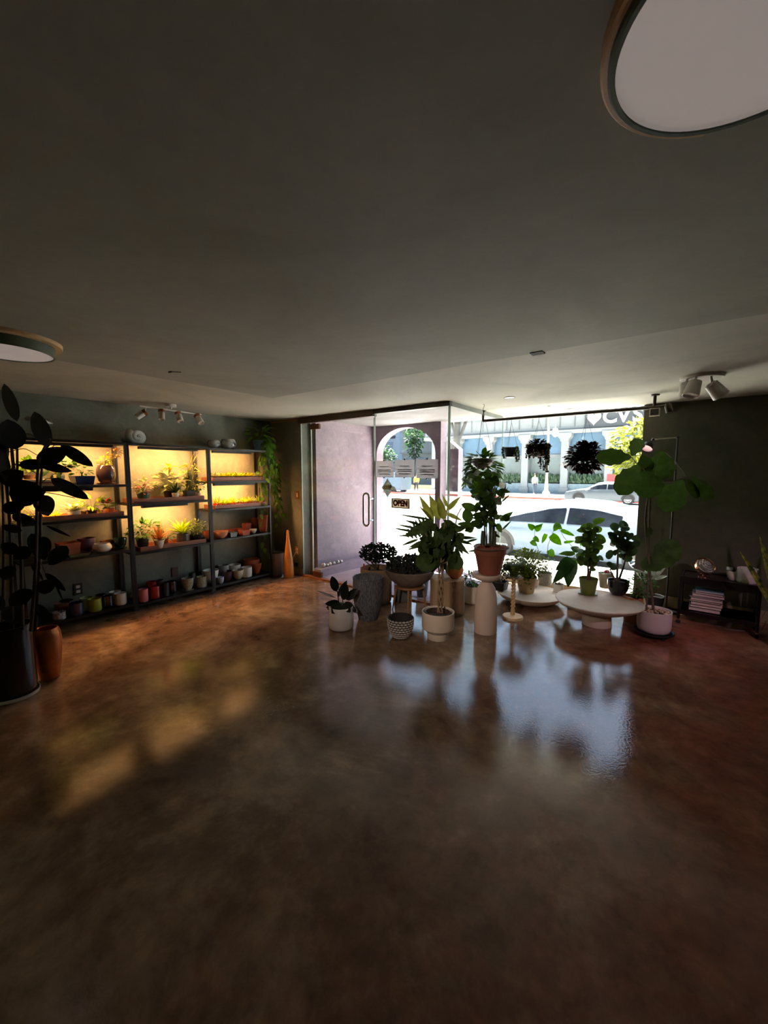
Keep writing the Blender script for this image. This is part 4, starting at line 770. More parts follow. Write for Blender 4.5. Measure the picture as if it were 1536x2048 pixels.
# ---- tan planter with jade tree behind it
c, r, h = spot(706, 778, 1218, 1136, ratio=.8); c = c+Vector((-.02, .12, 0)); k = depth(c)
t = pot('potted_jade_tree', 'small leafed jade tree in wide tan planter behind the charcoal planter', 'cyl', c, .18, .40, C_('tan_stoneware', (150, 118, 84), .6), soil=True, cat='plant')
lf, st = MB(), MB(); g = random.Random(5)
pline(st, c, [(752, 1146), (746, 1128), (735, 1115)], k, (.014, .006)); pline(st, c, [(752, 1146), (752, 1126), (765, 1108)], k, (.012, .005)); pline(st, c, [(748, 1135), (730, 1122), (724, 1112)], k-.02, (.007, .003))
for i in range(800):
    a = g.uniform(0, 6.28); rr = math.sqrt(g.random()); p = at_k(757+36*rr*math.cos(a), 1107+20*rr*math.sin(a), k+g.uniform(-.12, .12))-c
    lf.leaf(p, (g.uniform(-1, 1), g.uniform(-1, 1), g.uniform(-.2, 1)), (g.uniform(-1, 1), g.uniform(-1, 1), 1), .042, .026, 'oval', .1, seg=4)
lf.build('foliage', LJ, t); st.build('trunk', WSTEM, t)
o = MB().box((0, 0, .03), (.022, .003, .06)).build('plant_tag', C_('pink_tag', (196, 70, 84), .5), t, smooth=False); o.location = at_k(728, 1138, k-.14)-c
# ---- stone bowl on wooden stool
c, r, h = spot(776, 862, 1234, 1172, ratio=.9); hz = .285; WOODL = mat('light_oak', (150, 106, 66), .55, var=.2, scale=12, stretch=(3, 3, .6))
t = thing('plant_stool', 'wooden four legged stool carrying the wide stone bowl', 'stool', c); R1 = .165
MB().lathe([(R1, hz-.02), (R1+.006, hz-.01), (R1, hz)], n=40, cap1=True).build('seat', WOODL, t)
for q in range(4):
    a = .5+q*PI/2; MB().tube([(R1*1.12*math.cos(a), R1*1.12*math.sin(a), 0), (R1*.86*math.cos(a), R1*.86*math.sin(a), hz-.02)], [.009, .014], 10).build('leg', WOODL, t)
cb = c+Vector((0, 0, hz+.001)); kb = depth(cb); rb = (864-761)/2*kb/F_PX*.98; hb = .175
t = thing('planted_bowl', 'wide brown stone bowl of dark succulents on the wooden stool', 'plant', cb)
pot_mesh('bowl', rb, hb, .06, 48).build('bowl', mat('brown_stone_bowl', (112, 96, 84), .85, var=.15, scale=20, bump=.3), t); add_soil(t, 'bowl', rb, hb, .9)
lf, st = MB(), MB(); g = random.Random(6)
for i in range(900):
    a = g.uniform(0, 6.28); rr = rb*.92*math.sqrt(g.random()); p = Vector((rr*math.cos(a), rr*math.sin(a), hb+.01+.13*g.random()*(1.2-.7*rr/rb)))
    lf.leaf(p, (g.uniform(-1, 1), g.uniform(-1, 1), g.uniform(.0, 1)), (g.uniform(-1, 1), g.uniform(-1, 1), 1), .042, .024, 'oval', .1, seg=4)
    if i % 9 == 0: st.tube([(p.x*.8, p.y*.8, hb*.9), p], .0025, 4)
lf.build('foliage', leafmat('dusky_succulent', (44, 48, 42), .1, rough=.6), t); st.build('stems', WSTEM, t)
o = pot('planter', 'grey round planter on floor behind the stool legs', 'cyl', on_z(800, 1215)+Vector((-.12, .22, 0)), .095, .3, mat('grey_concrete', (96, 96, 98), .85, var=.12, bump=.2), cat='planter')
pot('planter', 'blue grey planter in shadow by the glass behind the wooden stool', 'cone', on_z(838, 1196)+Vector((-.02, .1, 0)), .085, .24, C_('blue_grey_stone', (104, 118, 126), .7), cat='planter')
# ---- basket weave pot
c, r, h = spot(774, 828, 1283, 1234, ratio=.85); t = thing('pot', 'empty black and white woven pattern pot in front of the stool', 'pot', c)
WV = mat('woven_grey', (182, 170, 162), .7, var=.1, scale=40); DK = mat('woven_dark', (40, 36, 36), .8); pot_mesh('cup', r, h, .07, 64).build('pot', DK, t)
kn = MB(); PR = prof('cup', r, h)
for row in range(8):
    z = h*(.1+.12*row); rr = next((a[0]+(b[0]-a[0])*(z-a[1])/(b[1]-a[1]) for a, b in zip(PR, PR[1:]) if a[1] <= z <= b[1]), r)
    for j in range(22): a = 2*PI*(j+.5*(row % 2))/22; kn.ball((rr*math.cos(a), rr*math.sin(a), z), h*.062, 8, 5, (.5, 1.35, .78), Matrix.Rotation(a, 3, 'Z'))
kn.build('woven_knots', WV, t)
# ---- stepped cream pot with tall braided plant
c, r, h = spot(842, 909, 1284, 1222, ratio=.62); k = depth(c)
t = thing('potted_braided_tree', 'tall braided stem plant in stepped cream pot, front of the group', 'plant', c); CREAM = mat('stepped_cream', (206, 188, 168), .45, var=.04)
P = [(r*.62, 0), (r*.64, h*.03), (r*.66, h*.24), (r*.98, h*.4), (r, h*.46), (r, h), (r*.97, h*1.01), (r*.94, h), (r*.92, h*.5), (r*.5, h*.3)]
MB().lathe(P, n=48, cap1=True).build('pot', CREAM, t)
P = [(r*.7, h*.5), (r*.77, h*.98), (r*.74, h*.98), (r*.7, h*.8)]; MB().lathe(P, n=32, cap1=False).build('inner_pot', MATS['dark_clay'], t); MB().lathe([(r*.73, h*.82), (r*.3, h*.86), (.004, h*.87)], n=24).build('soil', SOIL, t)
lf, st, g = MB(), MB(), random.Random(7)
for s in range(4):
    pts = []
    for i in range(15):
        u = i/14; a = s*PI/2+u*7; pts.append((880+4.5*math.sin(a)+2*u, 1226-100*u))
    pline(st, c, pts, [k+.022*math.cos(s*PI/2+i/14*7) for i in range(15)], (.008, .006), 6)
for pts in ([(882, 1128), (866, 1090), (846, 1062)], [(882, 1128), (884, 1085), (890, 1045)], [(882, 1128), (905, 1095), (925, 1070)], [(880, 1130), (860, 1115), (846, 1105)], [(884, 1128), (905, 1120), (918, 1112)], [(890, 1045), (893, 1020), (884, 1030)], [(905, 1095), (915, 1030), (935, 1005)]): pline(st, c, pts, k, (.006, .003), 6)
uf = MB()
for b, tp, w in [((868, 1044), (838, 990), 15), ((866, 1040), (836, 1010), 6), ((880, 1040), (858, 988), 20), ((888, 1040), (876, 990), 17), ((892, 1022), (922, 992), 10), ((896, 1016), (884, 988), 7), ((893, 1026), (926, 1042), 8)]: pleaf(uf, None, c, b, tp, w, k+.08, k+g.uniform(.0, .15), 'lance', .08)
uf.build('upper_foliage', leafmat('olive_translucent', (104, 104, 52), 1.0), t)
for b, tp, w in [((886, 1040), (922, 1056), 9), ((866, 1040), (792, 1028), 5), ((838, 1058), (790, 1048), 5), ((832, 1064), (785, 1056), 5), ((832, 1070), (792, 1072), 5), ((838, 1078), (800, 1092), 6), ((850, 1080), (812, 1098), 7), ((850, 1088), (808, 1102), 6), ((842, 1050), (808, 1040), 6),
    ((905, 1062), (938, 1052), 12), ((902, 1070), (930, 1096), 10), ((915, 1080), (948, 1090), 7), ((915, 1075), (955, 1076), 7), ((912, 1086), (940, 1110), 9), ((882, 1056), (905, 1100), 20), ((870, 1058), (890, 1105), 20), ((890, 1050), (866, 1108), 18), ((880, 1080), (902, 1130), 22), ((895, 1090), (906, 1140), 18), ((870, 1085), (858, 1125), 20), ((876, 1095), (896, 1150), 14), ((890, 1100), (885, 1150), 14)]:
    pleaf(lf, None, c, b, tp, w, k+g.uniform(-.1, .1), k+g.uniform(-.2, .15), 'lance', .08)
pleaf(lf, None, c, (868, 1042), (812, 1072), 40, k-.02, k-.05, 'frond', .05, seg=36)
for b, tp, w in [((860, 1108), (843, 1142), 42), ((852, 1105), (850, 1085), 20), ((910, 1110), (918, 1140), 26), ((905, 1085), (928, 1068), 20)]: pleaf(lf, st, c, b, tp, w, k-.06, k-.12, 'round', .05)
for i in range(70):
    a = g.uniform(0, 6.28); rr = math.sqrt(g.random()); x, y = 880+42*rr*math.cos(a), 1080+44*rr*math.sin(a); pleaf(lf, None, c, (x, y), (x+g.uniform(-22, 22), y+g.uniform(0, 38)), g.uniform(9, 16), k+g.uniform(-.15, .15), k+g.uniform(-.2, .2), 'lance', .1)
lf.build('foliage', leafmat('braided', (52, 66, 32), .5), t); st.build('stems', mat('braided_bark', (128, 104, 74), .8, var=.25, scale=30), t)
# ---- wood stump and clay ball vase
c, r, h = spot(858, 929, 1237, 1155, ratio=.95); t = thing('wood_stump', 'bleached wood stump stool behind the stepped cream pot', 'stool', c)
WB = mat('bleached_wood', (170, 142, 106), .8, scale=9, rgb2=(122, 94, 64), stretch=(1, 1, .18), bump=.5, bscale=30)
MB().lathe([(r*.98, 0), (r, .01), (r*1.0, h*.3), (r*.97, h*.7), (r*.98, h-.006), (r*.95, h)], n=40, cap1=True, wob=lambda a, z: 1+.025*math.sin(a*3+z*4)+.015*math.sin(a*7+1)).build('log', WB, t)
cv = c+Vector((.02, .0, h+.001)); k = depth(cv); rv = 17*k/F_PX*1.05; t = thing('ball_vase', 'round terracotta vase on top of the wood stump', 'vase', cv+RGT*.06)
MB().lathe([(rv*.4, 0), (rv*.8, rv*.35), (rv, rv*.9), (rv*.85, rv*1.5), (rv*.4, rv*1.85), (rv*.3, rv*1.9), (rv*.25, rv*1.8)], n=32, cap1=True).build('body', C_('orange_terracotta', (206, 128, 82), .7), t)
c2 = c+Vector((.02, .42, 0)); t = pot('potted_plant', 'bushy plant with green white leaves on floor, between the stump and pedestal', 'cyl', on_z(942, 1210)+Vector((-.03, .1, 0)), .1, .2, C_('linen_white_pot', (206, 194, 180), .6), None, soil=True, cat='plant', saucer=C_('cream_saucer', (206, 198, 184), .5)); foliage(t, (0, 0, .28), (.1, .1, .08), 130, .045, .022, LG, 91)
# ---- pale sculptural pedestal with terracotta pot of bamboo palm and pothos
c, r, h = spot(947, 994, 1271, 1142, ratio=.95); k = depth(c); PL = mat('chalk_white_stone', (208, 184, 168), .75, var=.06, scale=8, bump=.08)
t = thing('pedestal', 'chalk white bell shaped pedestal with a dish top', 'plant stand', c); R = r
zt = 1.5-(1142-943.4)*k/F_PX+.0
h = zt; P = [(R*.98, 0), (R, .008), (R, h*.35), (R*.93, h*.6), (R*.78, h*.75), (R*.5, h*.835), (R*.42, h*.85), (R*.5, h*.87), (R*1.0, h*.905), (R*1.24, h*.945), (R*1.28, h*.985), (R*1.25, h), (R*1.15, h-.004)]
MB().lathe(P, n=48, cap1=True).build('column', PL, t)
cp = c+Vector((0, 0, h)); rp = 30*k/F_PX; hp_ = (1140-1090)*k/F_PX
cp = cp+RGT*.025; t = thing('potted_bamboo_palm', 'tall many stemmed plant in terracotta pot on the white pedestal', 'plant', cp)
pot_mesh('taper', rp, hp_, .06, 36, wob=lambda a, z: 1+.03*math.sin(a*2+1)*(z > hp_*.7)).build('pot', C_('brown_terracotta', (134, 74, 52), .75, var=.12), t); add_soil(t, 'taper', rp, hp_)
MB().lathe([(rp*1.0, hp_*.95), (rp*1.14, hp_*1.03), (rp*1.1, hp_*1.06), (rp*.9, hp_*.98)], n=36, cap0=False, wob=lambda a, z: 1+.06*math.sin(a*3)).build('torn_collar', C_('brown_paper', (112, 84, 66), .8), t)
lf, lf2, st, g = MB(), MB(), MB(), random.Random(9); k = depth(cp)
for i in range(16):
    x0 = 967+g.uniform(0, 26); pts = [(x0, 1090), (x0+g.uniform(-3, 4), 1050), (x0+g.uniform(-8, 9), 1005), (x0+g.uniform(-16, 14), 960+g.uniform(-10, 30))]; pline(st, cp, pts, k+g.uniform(-.05, .05), (.0055, .003), 6)
for x in (962, 985): pline(st, cp, [(x+3, 1090), (x+4, 1068), (x+5, 1062)], k-.04, (.02, .018), 8)
for i in range(90):
    x, y = g.gauss(972, 17), g.uniform(950, 1050); a = g.uniform(0, 6.28); pleaf(lf, None, cp, (x, y), (x+20*math.cos(a), y+14*math.sin(a)+4), g.uniform(8, 14), k+g.uniform(-.14, .14), k+g.uniform(-.2, .2), 'oval', .1)
for b, tp, w, s_ in [((955, 1020), (922, 1008), 17, 'oval'), ((940, 1045), (930, 1018), 22, 'oval'), ((944, 1030), (985, 1030), 13, 'oval'), ((946, 1048), (915, 1048), 10, 'oval'), ((948, 1052), (930, 1062), 13, 'oval'), ((946, 1056), (934, 1064), 12, 'oval'), ((1000, 1042), (1028, 1022), 12, 'lance'), ((1004, 1060), (1024, 1040), 4, 'lance'), ((1000, 1000), (1018, 972), 5, 'lance'), ((1002, 1005), (1024, 985), 4, 'lance'), ((1000, 1075), (985, 1065), 5, 'lance'), ((1005, 1000), (1012, 968), 6, 'lance'), ((955, 1078), (925, 1086), 5, 'lance'), ((960, 1100), (930, 1104), 4, 'lance')]: pleaf(lf, None, cp, b, tp, w, k-.05, k+g.uniform(-.1, .1), s_, .06)
lf.build('foliage', leafmat('bamboo_palm', (54, 76, 30), .5), t); st.build('canes', mat('dark_cane', (52, 54, 34), .6), t)
# ---- spiral plant stand with trailing fern
c, r, h = spot(1003, 1047, 1243, 1150, ratio=1.0); k = depth(c); WP = mat('pale_turned_wood', (206, 172, 130), .5, var=.12, scale=14)
t = thing('spiral_stand', 'pale wooden plant stand with a barley twist stem and round base', 'plant stand', c)
MB().lathe([(r, 0), (r, .014), (r*.93, .026), (r*.5, .034), (r*.3, .04)], n=40, cap1=True).build('base', WP, t)
h = .44; sp = MB(); sp.lathe([(.024, .036), (.02, .09), (.015, .115), (.022, .125)], n=16, cap1=True)
for s in range(2): sp.tube([(.011*math.cos(s*PI+u*26), .011*math.sin(s*PI+u*26), .12+(h-.14)*u) for u in [i/60 for i in range(61)]], .0125, 8)
sp.build('twist_stem', WP, t); MB().lathe([(.03, h-.03), (.1, h-.012), (.1, h)], n=32, cap1=True).build('top', WP, t)
cf = c+Vector((0, 0, h+.001)); kf = depth(cf); t = pot('potted_fern', 'trailing feathery fern on top of the barley twist stand', 'cone', cf, .055, .085, C_('dark_plastic', (32, 32, 30), .5), soil=True, cat='plant')
lf, g = MB(), random.Random(10)
for i in range(90):
    a = g.uniform(0, 6.28); L = g.uniform(.1, .2); up_ = g.uniform(.7, 1.9); pts = [Vector((math.cos(a)*L*u**.8, math.sin(a)*L*u**.8, .085+L*(up_*u-1.65*u*u))) for u in [j/9 for j in range(10)]]
    for j in range(1, 10):
        for q in (-1, 1): lf.leaf(pts[j], Vector((-math.sin(a)*q, math.cos(a)*q, -.25))+(pts[j]-pts[j-1]).normalized()*.5, (0, 0, 1), .045*(1.15-j/12), .017, 'lance', .15, seg=3)
lf.build('foliage', leafmat('fern', (84, 98, 26), .25), t)
# ---- low disc table
c, r, h = spot(992, 1131, 1215, 1183, ratio=.62); TB = mat('cream_stone_table', (206, 190, 172), .7, var=.08, scale=7, bump=.1); k = depth(c); hT = .11
t = thing('disc_table', 'low wide cream stone disc table holding several pots by the window', 'table', c)
MB().lathe([(r*.5, 0), (r*.62, .01), (r*.86, hT*.45), (r*.98, hT*.85), (r, hT*.96), (r*.985, hT), (r*.9, hT-.006)], n=64, cap1=True, wob=lambda a, z: 1+.012*math.sin(a*4)).build('disc', TB, t)
ZT = hT-.005; cD = c
def on_disc(xl, xr, yb, yt, z): return spot(xl, xr, yb, yt, z, .85)
def tpot(name, label, kind, a, m, z, plant, saucer=None, cat='plant', wob=None, soil=True, ry=None):
    c, r, h = on_disc(*a, z); t = pot(name, label, kind, c, r, h, m, None, soil=soil, cat=cat, saucer=saucer, wob=wob, ry=ry)
    if plant: plant(t, r, h, depth(c), c)
    return t
def shrub(n, L, Wd, m, dz, rad, seed, **k): return lambda t, r, h, kk, c: foliage(t, (0, 0, h+dz), rad, n, L, Wd, m, seed, **k)
ZT += .0
tpot('potted_shrub', 'fine leaved bushy shrub in tan clay pot on the low disc table', 'cone', (1031, 1074, 1189, 1153), C_('tan_clay_pot', (178, 150, 112), .75, var=.1, scale=12), ZT, shrub(1100, .038, .02, leafmat('fine_shrub', (100, 112, 30), .3), .16, (.24, .2, .16), 101, shell=.15))
tpot('potted_plant', 'low dark plant in black square pot on the low disc table', 'rect', (984, 1014, 1182, 1162), MATS['matt_black'], ZT, shrub(60, .05, .025, leafmat('bronze_leaf', (96, 74, 54), .2), .05, (.07, .07, .05), 102), soil=False)
tpot('potted_plant', 'blue green plant in speckled pot at the back of disc table', 'cyl', (1074, 1104, 1172, 1145), SPK, ZT, shrub(120, .05, .012, leafmat('blue_green', (64, 90, 70), .25), .1, (.1, .1, .09), 103, shape='lance'))
def monstera(t, r, h, k, c):
    lf, st = MB(), MB()
    for b, tp, w, dk in [((1068, 1058), (1056, 1048), 17, .1), ((1070, 1060), (1084, 1050), 18, .1), ((1072, 1058), (1086, 1047), 10, .12), ((1102, 1070), (1123, 1090), 24, .05), ((1116, 1048), (1108, 1062), 18, .05), ((1110, 1048), (1124, 1058), 18, .03), ((1092, 1068), (1084, 1086), 12, .1), ((1122, 1060), (1150, 1072), 12, 0), ((1128, 1085), (1150, 1082), 8, 0), ((1098, 1100), (1108, 1114), 20, .05), ((1148, 1120), (1152, 1150), 16, -.02), ((1062, 1082), (1074, 1092), 14, .0), ((1068, 1074), (1078, 1084), 14, .02), ((1150, 1106), (1118, 1108), 12, 0), ((1160, 1090), (1186, 1076), 8, .0)]:
        pleaf(lf, None, c, b, tp, w, k+dk, k+dk-.04, 'heart', .06, fold=.05)
    for pts in ([(1114, 1172), (1085, 1120), (1070, 1080), (1070, 1060)], [(1114, 1172), (1095, 1105), (1104, 1070), (1112, 1048)], [(1116, 1172), (1130, 1120), (1138, 1122)], [(1114, 1172), (1150, 1110), (1128, 1075), (1118, 1056)], [(1114, 1172), (1098, 1120), (1098, 1100)], [(1116, 1172), (1152, 1120), (1162, 1090)]): pline(st, c, pts, k+.03, (.004, .002), 5)
    lf.build('foliage', leafmat('monstera', (66, 108, 34), .4, rough=.25), t); big = MB()
    for b, tp, w in [((1146, 1120), (1106, 1166), 30), ((1142, 1120), (1136, 1174), 36), ((1140, 1118), (1112, 1140), 26)]: pleaf(big, None, c, b, tp, w, k-.05, k-.1, 'heart', .06, fold=.05)
    big.build('large_leaf', leafmat('monstera_dark', (34, 62, 26), .12, rough=.3), t); st.build('stems', STEM, t)
tpot('potted_monstera', 'bright green holed leaf climber in white pot at right end of disc table', 'cyl', (1106, 1128, 1186, 1168), WHITEP, ZT, monstera)
tpot('potted_plant', 'small succulent in pale pot between the clay pot and speckled pot', 'cup', (1058, 1078, 1176, 1160), C_('pale_pink_pot', (206, 176, 160), .6), ZT, shrub(30, .045, .02, LSV, .03, (.05, .05, .03), 105, up=1))
# ---- mushroom shaped stone table
c, r, h = spot(1163, 1223, 1257, 1195, ratio=1.0); k = depth(c); zt = .245; t = thing('stone_table', 'cream stone table with thick round base and dished top', 'table', c)
rt = (1279-1120)/2*k/F_PX*1.0; M = MB().lathe([(r*1.02, 0), (r*1.03, .012), (r*.97, zt*.5), (r*.93, zt*.58), (r*1.2, zt*.62), (rt*.7, zt*.68), (rt*.94, zt*.86), (rt, zt*.97), (rt*.985, zt), (rt*.9, zt-.006)], n=64, cap1=True, wob=lambda a, z: 1+.02*math.sin(a*3+.7)*(z > .15))
M.build('table_body', TB, t); cT = c
ZS = zt-.004
def shrubpx(leaves, mat_, trunk, tm, n, ctr, rad, sz, seed, shape='round', kk=.12):
    def f(t, r, h, k, c):
        lf, st, g = MB(), MB(), random.Random(seed)
        for pts in trunk: pline(st, c, pts, k, (.013, .004), 7)
        for b, tp, w in leaves: pleaf(lf, st, c, b, tp, w, k+g.uniform(-.05, .05), k+g.uniform(-.1, .1), shape, .06)
        for i in range(n):
            a = g.uniform(0, 6.28); rr = math.sqrt(g.random()); x, y = ctr[0]+rad[0]*rr*math.cos(a), ctr[1]+rad[1]*rr*math.sin(a); b2 = g.uniform(0, 6.28)
            pleaf(lf, None, c, (x, y), (x+sz*math.cos(b2), y+sz*.7*math.sin(b2)), sz*g.uniform(.6, .9), k+g.uniform(-kk, kk), k+g.uniform(-kk, kk), shape, .08)
        lf.build('foliage', mat_, t); st.build('trunk', tm, t)
    return f
tpot('potted_shrub', 'leafy shrub with yellow green top in olive green pot on stone table', 'cone', (1155, 1196, 1192, 1156), C_('olive_glaze', (96, 108, 40), .3), ZS, shrubpx([((1185, 1045), (1210, 1038), 13), ((1180, 1052), (1160, 1060), 18), ((1186, 1060), (1206, 1058), 14), ((1192, 1068), (1212, 1085), 13), ((1170, 1075), (1150, 1085), 14), ((1190, 1080), (1200, 1095), 14), ((1150, 1108), (1122, 1106), 10)], leafmat('olive_shrub', (72, 96, 42), .35), [[(1176, 1160), (1176, 1130), (1172, 1090), (1180, 1050)], [(1178, 1158), (1184, 1120), (1188, 1070)]], WSTEM, 90, (1178, 1095), (20, 44), 15, 111, 'oval'), saucer=MATS['olive_glaze'])
def big_top(t): pass
tpot('potted_shrub', 'round leaved dark shrub with forked trunk in black pot on stone table', 'cup', (1212, 1258, 1194, 1160), MATS['black_glaze'], ZS, shrubpx([((1232, 1062), (1226, 1045), 16), ((1240, 1055), (1254, 1044), 18), ((1226, 1112), (1212, 1106), 20), ((1240, 1100), (1258, 1080), 26), ((1252, 1110), (1270, 1092), 24), ((1244, 1118), (1262, 1108), 24), ((1236, 1075), (1228, 1090), 20), ((1262, 1078), (1282, 1074), 12), ((1264, 1090), (1280, 1086), 14), ((1228, 1068), (1220, 1078), 12), ((1224, 1130), (1214, 1126), 10), ((1222, 1140), (1232, 1128), 14)], leafmat('round_dark', (44, 60, 34), .25), [[(1234, 1165), (1235, 1130), (1236, 1090), (1232, 1062)], [(1237, 1162), (1248, 1130), (1254, 1105)], [(1232, 1162), (1224, 1148), (1220, 1138)]], mat('grey_trunk', (88, 74, 58), .8, var=.25, scale=20), 46, (1244, 1088), (24, 34), 14, 112, 'round'))
t = tpot('potted_succulent', 'tapered cream pot with white pebbles and pink flower on stone table', 'cone', (1194, 1226, 1178, 1146), C_('cream_tapered', (206, 196, 172), .6), ZS, shrub(30, .03, .02, mat('white_pebble', (222, 216, 204), .7), .012, (.06, .06, .012), 113, shape='round', stems=False, name='pebbles'))
c3 = Vector(t.location); k3 = depth(c3); o = MB().ball((0, 0, 0), .022, 12, 8, (1.3, 1, .8)).build('pink_flower', C_('hot_pink', (226, 50, 96), .5), t); o.location = at_k(1214, 1143, k3-.02)-c3
# ---- terracotta pot with bush behind the stone table
c, r, h = spot(1240, 1284, 1246, 1192, ratio=.8); t = pot('potted_bush', 'terracotta pot with small leaved bush on floor behind stone table', 'taper', c, r, h, C_('amber_terracotta', (176, 108, 62), .7), soil=True, cat='plant'); foliage(t, (.07, .05, h+.1), (.14, .14, .12), 380, .032, .02, LG, 121, shell=.35)
c, r, h = spot(1134, 1176, 1220, 1196, ratio=.9); pot('pot', 'empty tan clay bowl pot on floor left of the stone table base', 'cyl', c, r, h+.02, C_('tan_bowl_clay', (164, 124, 84), .7), cat='pot')
c, r, h = spot(1284, 1330, 1222, 1176, ratio=.8); c = c+Vector((.0, -.05, 0)); k = depth(c)
t = pot('potted_silver_plant', 'silvery broad leaved plant behind the pale fig pot by the wall', 'cone', c, .1, .16, MATS['dark_plastic'], soil=True, cat='plant'); lf, st = MB(), MB()
for b, tp, w in [((1302, 1160), (1268, 1140), 16), ((1304, 1158), (1335, 1130), 8), ((1302, 1158), (1338, 1151), 9), ((1300, 1156), (1262, 1135), 9), ((1300, 1152), (1290, 1138), 12), ((1302, 1150), (1312, 1143), 12), ((1298, 1160), (1275, 1156), 9)]: pleaf(lf, st, c, b, tp, w, k, k-.05, 'lance', .05, pet=(1302, 1180, k))
lf.build('foliage', LSV, t); st.build('stems', STEM, t)
# ---- fiddle leaf fig
c, r, h = spot(1270, 1342, 1279, 1219, ratio=.93); k = depth(c); CAD = .045
t = thing('plant_caddy', 'black round wheeled caddy under the white fig pot', 'caddy', c)
MB().lathe([(r*1.12, CAD-.018), (r*1.2, CAD-.01), (r*1.22, CAD), (r*1.16, CAD), (r*1.1, CAD-.008)], n=40, cap1=True).build('tray', MATS['matt_black'], t)
for q in range(5): a = .4+q*2*PI/5; MB().lathe([(.012, -.008), (.014, 0), (.012, .008)], (r*.95*math.cos(a), r*.95*math.sin(a), .014), 14, Matrix.Rotation(PI/2, 3, 'X'), cap1=True).build('wheel', MATS['tyre_rubber'], t)
for q in range(5): a = .4+q*2*PI/5; MB().box((r*.95*math.cos(a), r*.95*math.sin(a), .024), (.012, .02, .012)).build('wheel_fork', MATS['matt_black'], t, smooth=False)
c = c+Vector((0, 0, CAD-.006)); h = h-CAD+.006
t = thing('potted_fiddle_leaf_fig', 'tall fiddle leaf fig in smooth white pot beside the floor lamp', 'plant', c)
P = [(r*.78, 0), (r*.9, h*.05), (r*.97, h*.16), (r, h*.3), (r, h), (r*.98, h+.002), (r*.94, h), (r*.94, h*.5), (r*.5, h*.4)]; MB().lathe(P, n=48, cap1=True).build('pot', mat('smooth_white_pot', (218, 208, 206), .55, var=.03), t)
add_soil(t, 'cyl', r, h, .88); pb, g = MB(), random.Random(12)
for i in range(90): a = g.uniform(0, 6.28); rr = r*.88*math.sqrt(g.random()); s = g.uniform(.007, .013); pb.ball((rr*math.cos(a), rr*math.sin(a), h*.88+.008), s, 7, 5, (1, .8, .6))
pb.build('pebbles', mat('tan_pebble', (196, 164, 136), .7, var=.2, scale=40), t)
lf, st = MB(), MB()
for pts, rr in (([(1307, 1222), (1300, 1150), (1294, 1090), (1291, 1040), (1294, 1005), (1299, 985)], (.011, .006)), ([(1293, 1222), (1297, 1130), (1298, 1060), (1300, 1000), (1300, 985)], (.007, .005)), ([(1299, 985), (1292, 945), (1276, 930), (1262, 913)], (.005, .003)), ([(1300, 985), (1318, 966), (1350, 962), (1374, 953)], (.005, .0035)), ([(1300, 990), (1310, 950), (1318, 905)], (.004, .003)), ([(1296, 1138), (1310, 1130), (1322, 1115)], (.004, .003)), ([(1374, 953), (1352, 925), (1330, 904)], (.003, .003))): pline(st, c, pts, k, rr, 8)
for b, tp, w, db, dt in [((1262, 914), (1194, 914), 30, 0, -.05), ((1264, 912), (1280, 876), 24, 0, .05), ((1277, 930), (1238, 988), 40, -.03, -.1), ((1284, 910), (1296, 944), 26, 0, .05), ((1319, 902), (1322, 960), 46, .02, -.02), ((1290, 942), (1302, 996), 46, -.04, -.08), ((1306, 950), (1330, 962), 20, .04, .06), ((1364, 960), (1330, 1022), 44, -.02, -.06), ((1384, 953), (1424, 1000), 24, 0, .04), ((1376, 958), (1396, 998), 14, .02, .06), ((1368, 960), (1364, 992), 9, .0, 0), ((1308, 1142), (1352, 1080), 42, -.02, -.08), ((1322, 1118), (1284, 1136), 26, .0, -.02), ((1314, 1090), (1322, 1122), 18, .05, .04), ((1297, 1074), (1299, 1054), 11, 0, 0), ((1288, 940), (1268, 958), 14, .06, .1)]:
    pleaf(lf, None, c, b, tp, w, k+db, k+dt, 'fiddle', .05, fold=.1, wave=.02, seg=12)
lf.build('foliage', LFG, t); st.build('stems', mat('fig_stem', (92, 80, 64), .8, var=.25, scale=30), t)
# ---- snake plant at the right edge
c = on_z(1575, 1300)+Vector((.0, .0, 0)); k = depth(c); t = pot('potted_snake_plant', 'snake plant leaning in from right edge past the black cart', 'cyl', c, .12, .26, C_('dark_brown_pot', (52, 36, 30), .4), soil=True, cat='plant'); lf = MB()
for b, tp, w in [((1560, 1215), (1520, 1075), 14), ((1556, 1225), (1481, 1104), 12), ((1575, 1210), (1560, 1060), 16), ((1590, 1215), (1610, 1080), 16), ((1568, 1220), (1523, 1100), 9)]: pleaf(lf, None, c, b, tp, w, k, k-.05, 'strap', .03, seg=8, fold=.25)
lf.build('foliage', leafmat('snake', (52, 72, 36), .15, rgb2=(150, 150, 70), scale=20), t)

# ================================================================== CEILING, HANGING BASKETS, CART, CORNER
# ---- two round ceiling lamps
LWOOD = mat('lamp_ring_wood', (190, 152, 106), .45, var=.15, scale=10, stretch=(1, 1, 5)); LGRN = mat('lamp_drum_green', (66, 78, 62), .7, var=.06); DIFF = mat('opal_diffuser', (206, 196, 190), .6, var=.02, emit=((255, 240, 232), .17))
def ring_arc(rw, a0, a1, z0, z1, w=.04, n=60):
    m = MB(); vs_ = []; fs = []
    for i in range(n+1):
        a = a0+(a1-a0)*i/n
        for r, z in ((rw-w, z0), (rw-.004, z0), (rw, z0+.004), (rw, z1), (rw-w, z1)): vs_.append((r*math.cos(a), r*math.sin(a), z))
    for i in range(n):
        for j in range(5): k = (j+1) % 5; fs.append((i*5+j, i*5+k, (i+1)*5+k, (i+1)*5+j))
    fs += [(0, 1, 2, 3, 4), tuple(n*5+j for j in (4, 3, 2, 1, 0))]; return m.add(vs_, fs)
zc = ZC-.0145
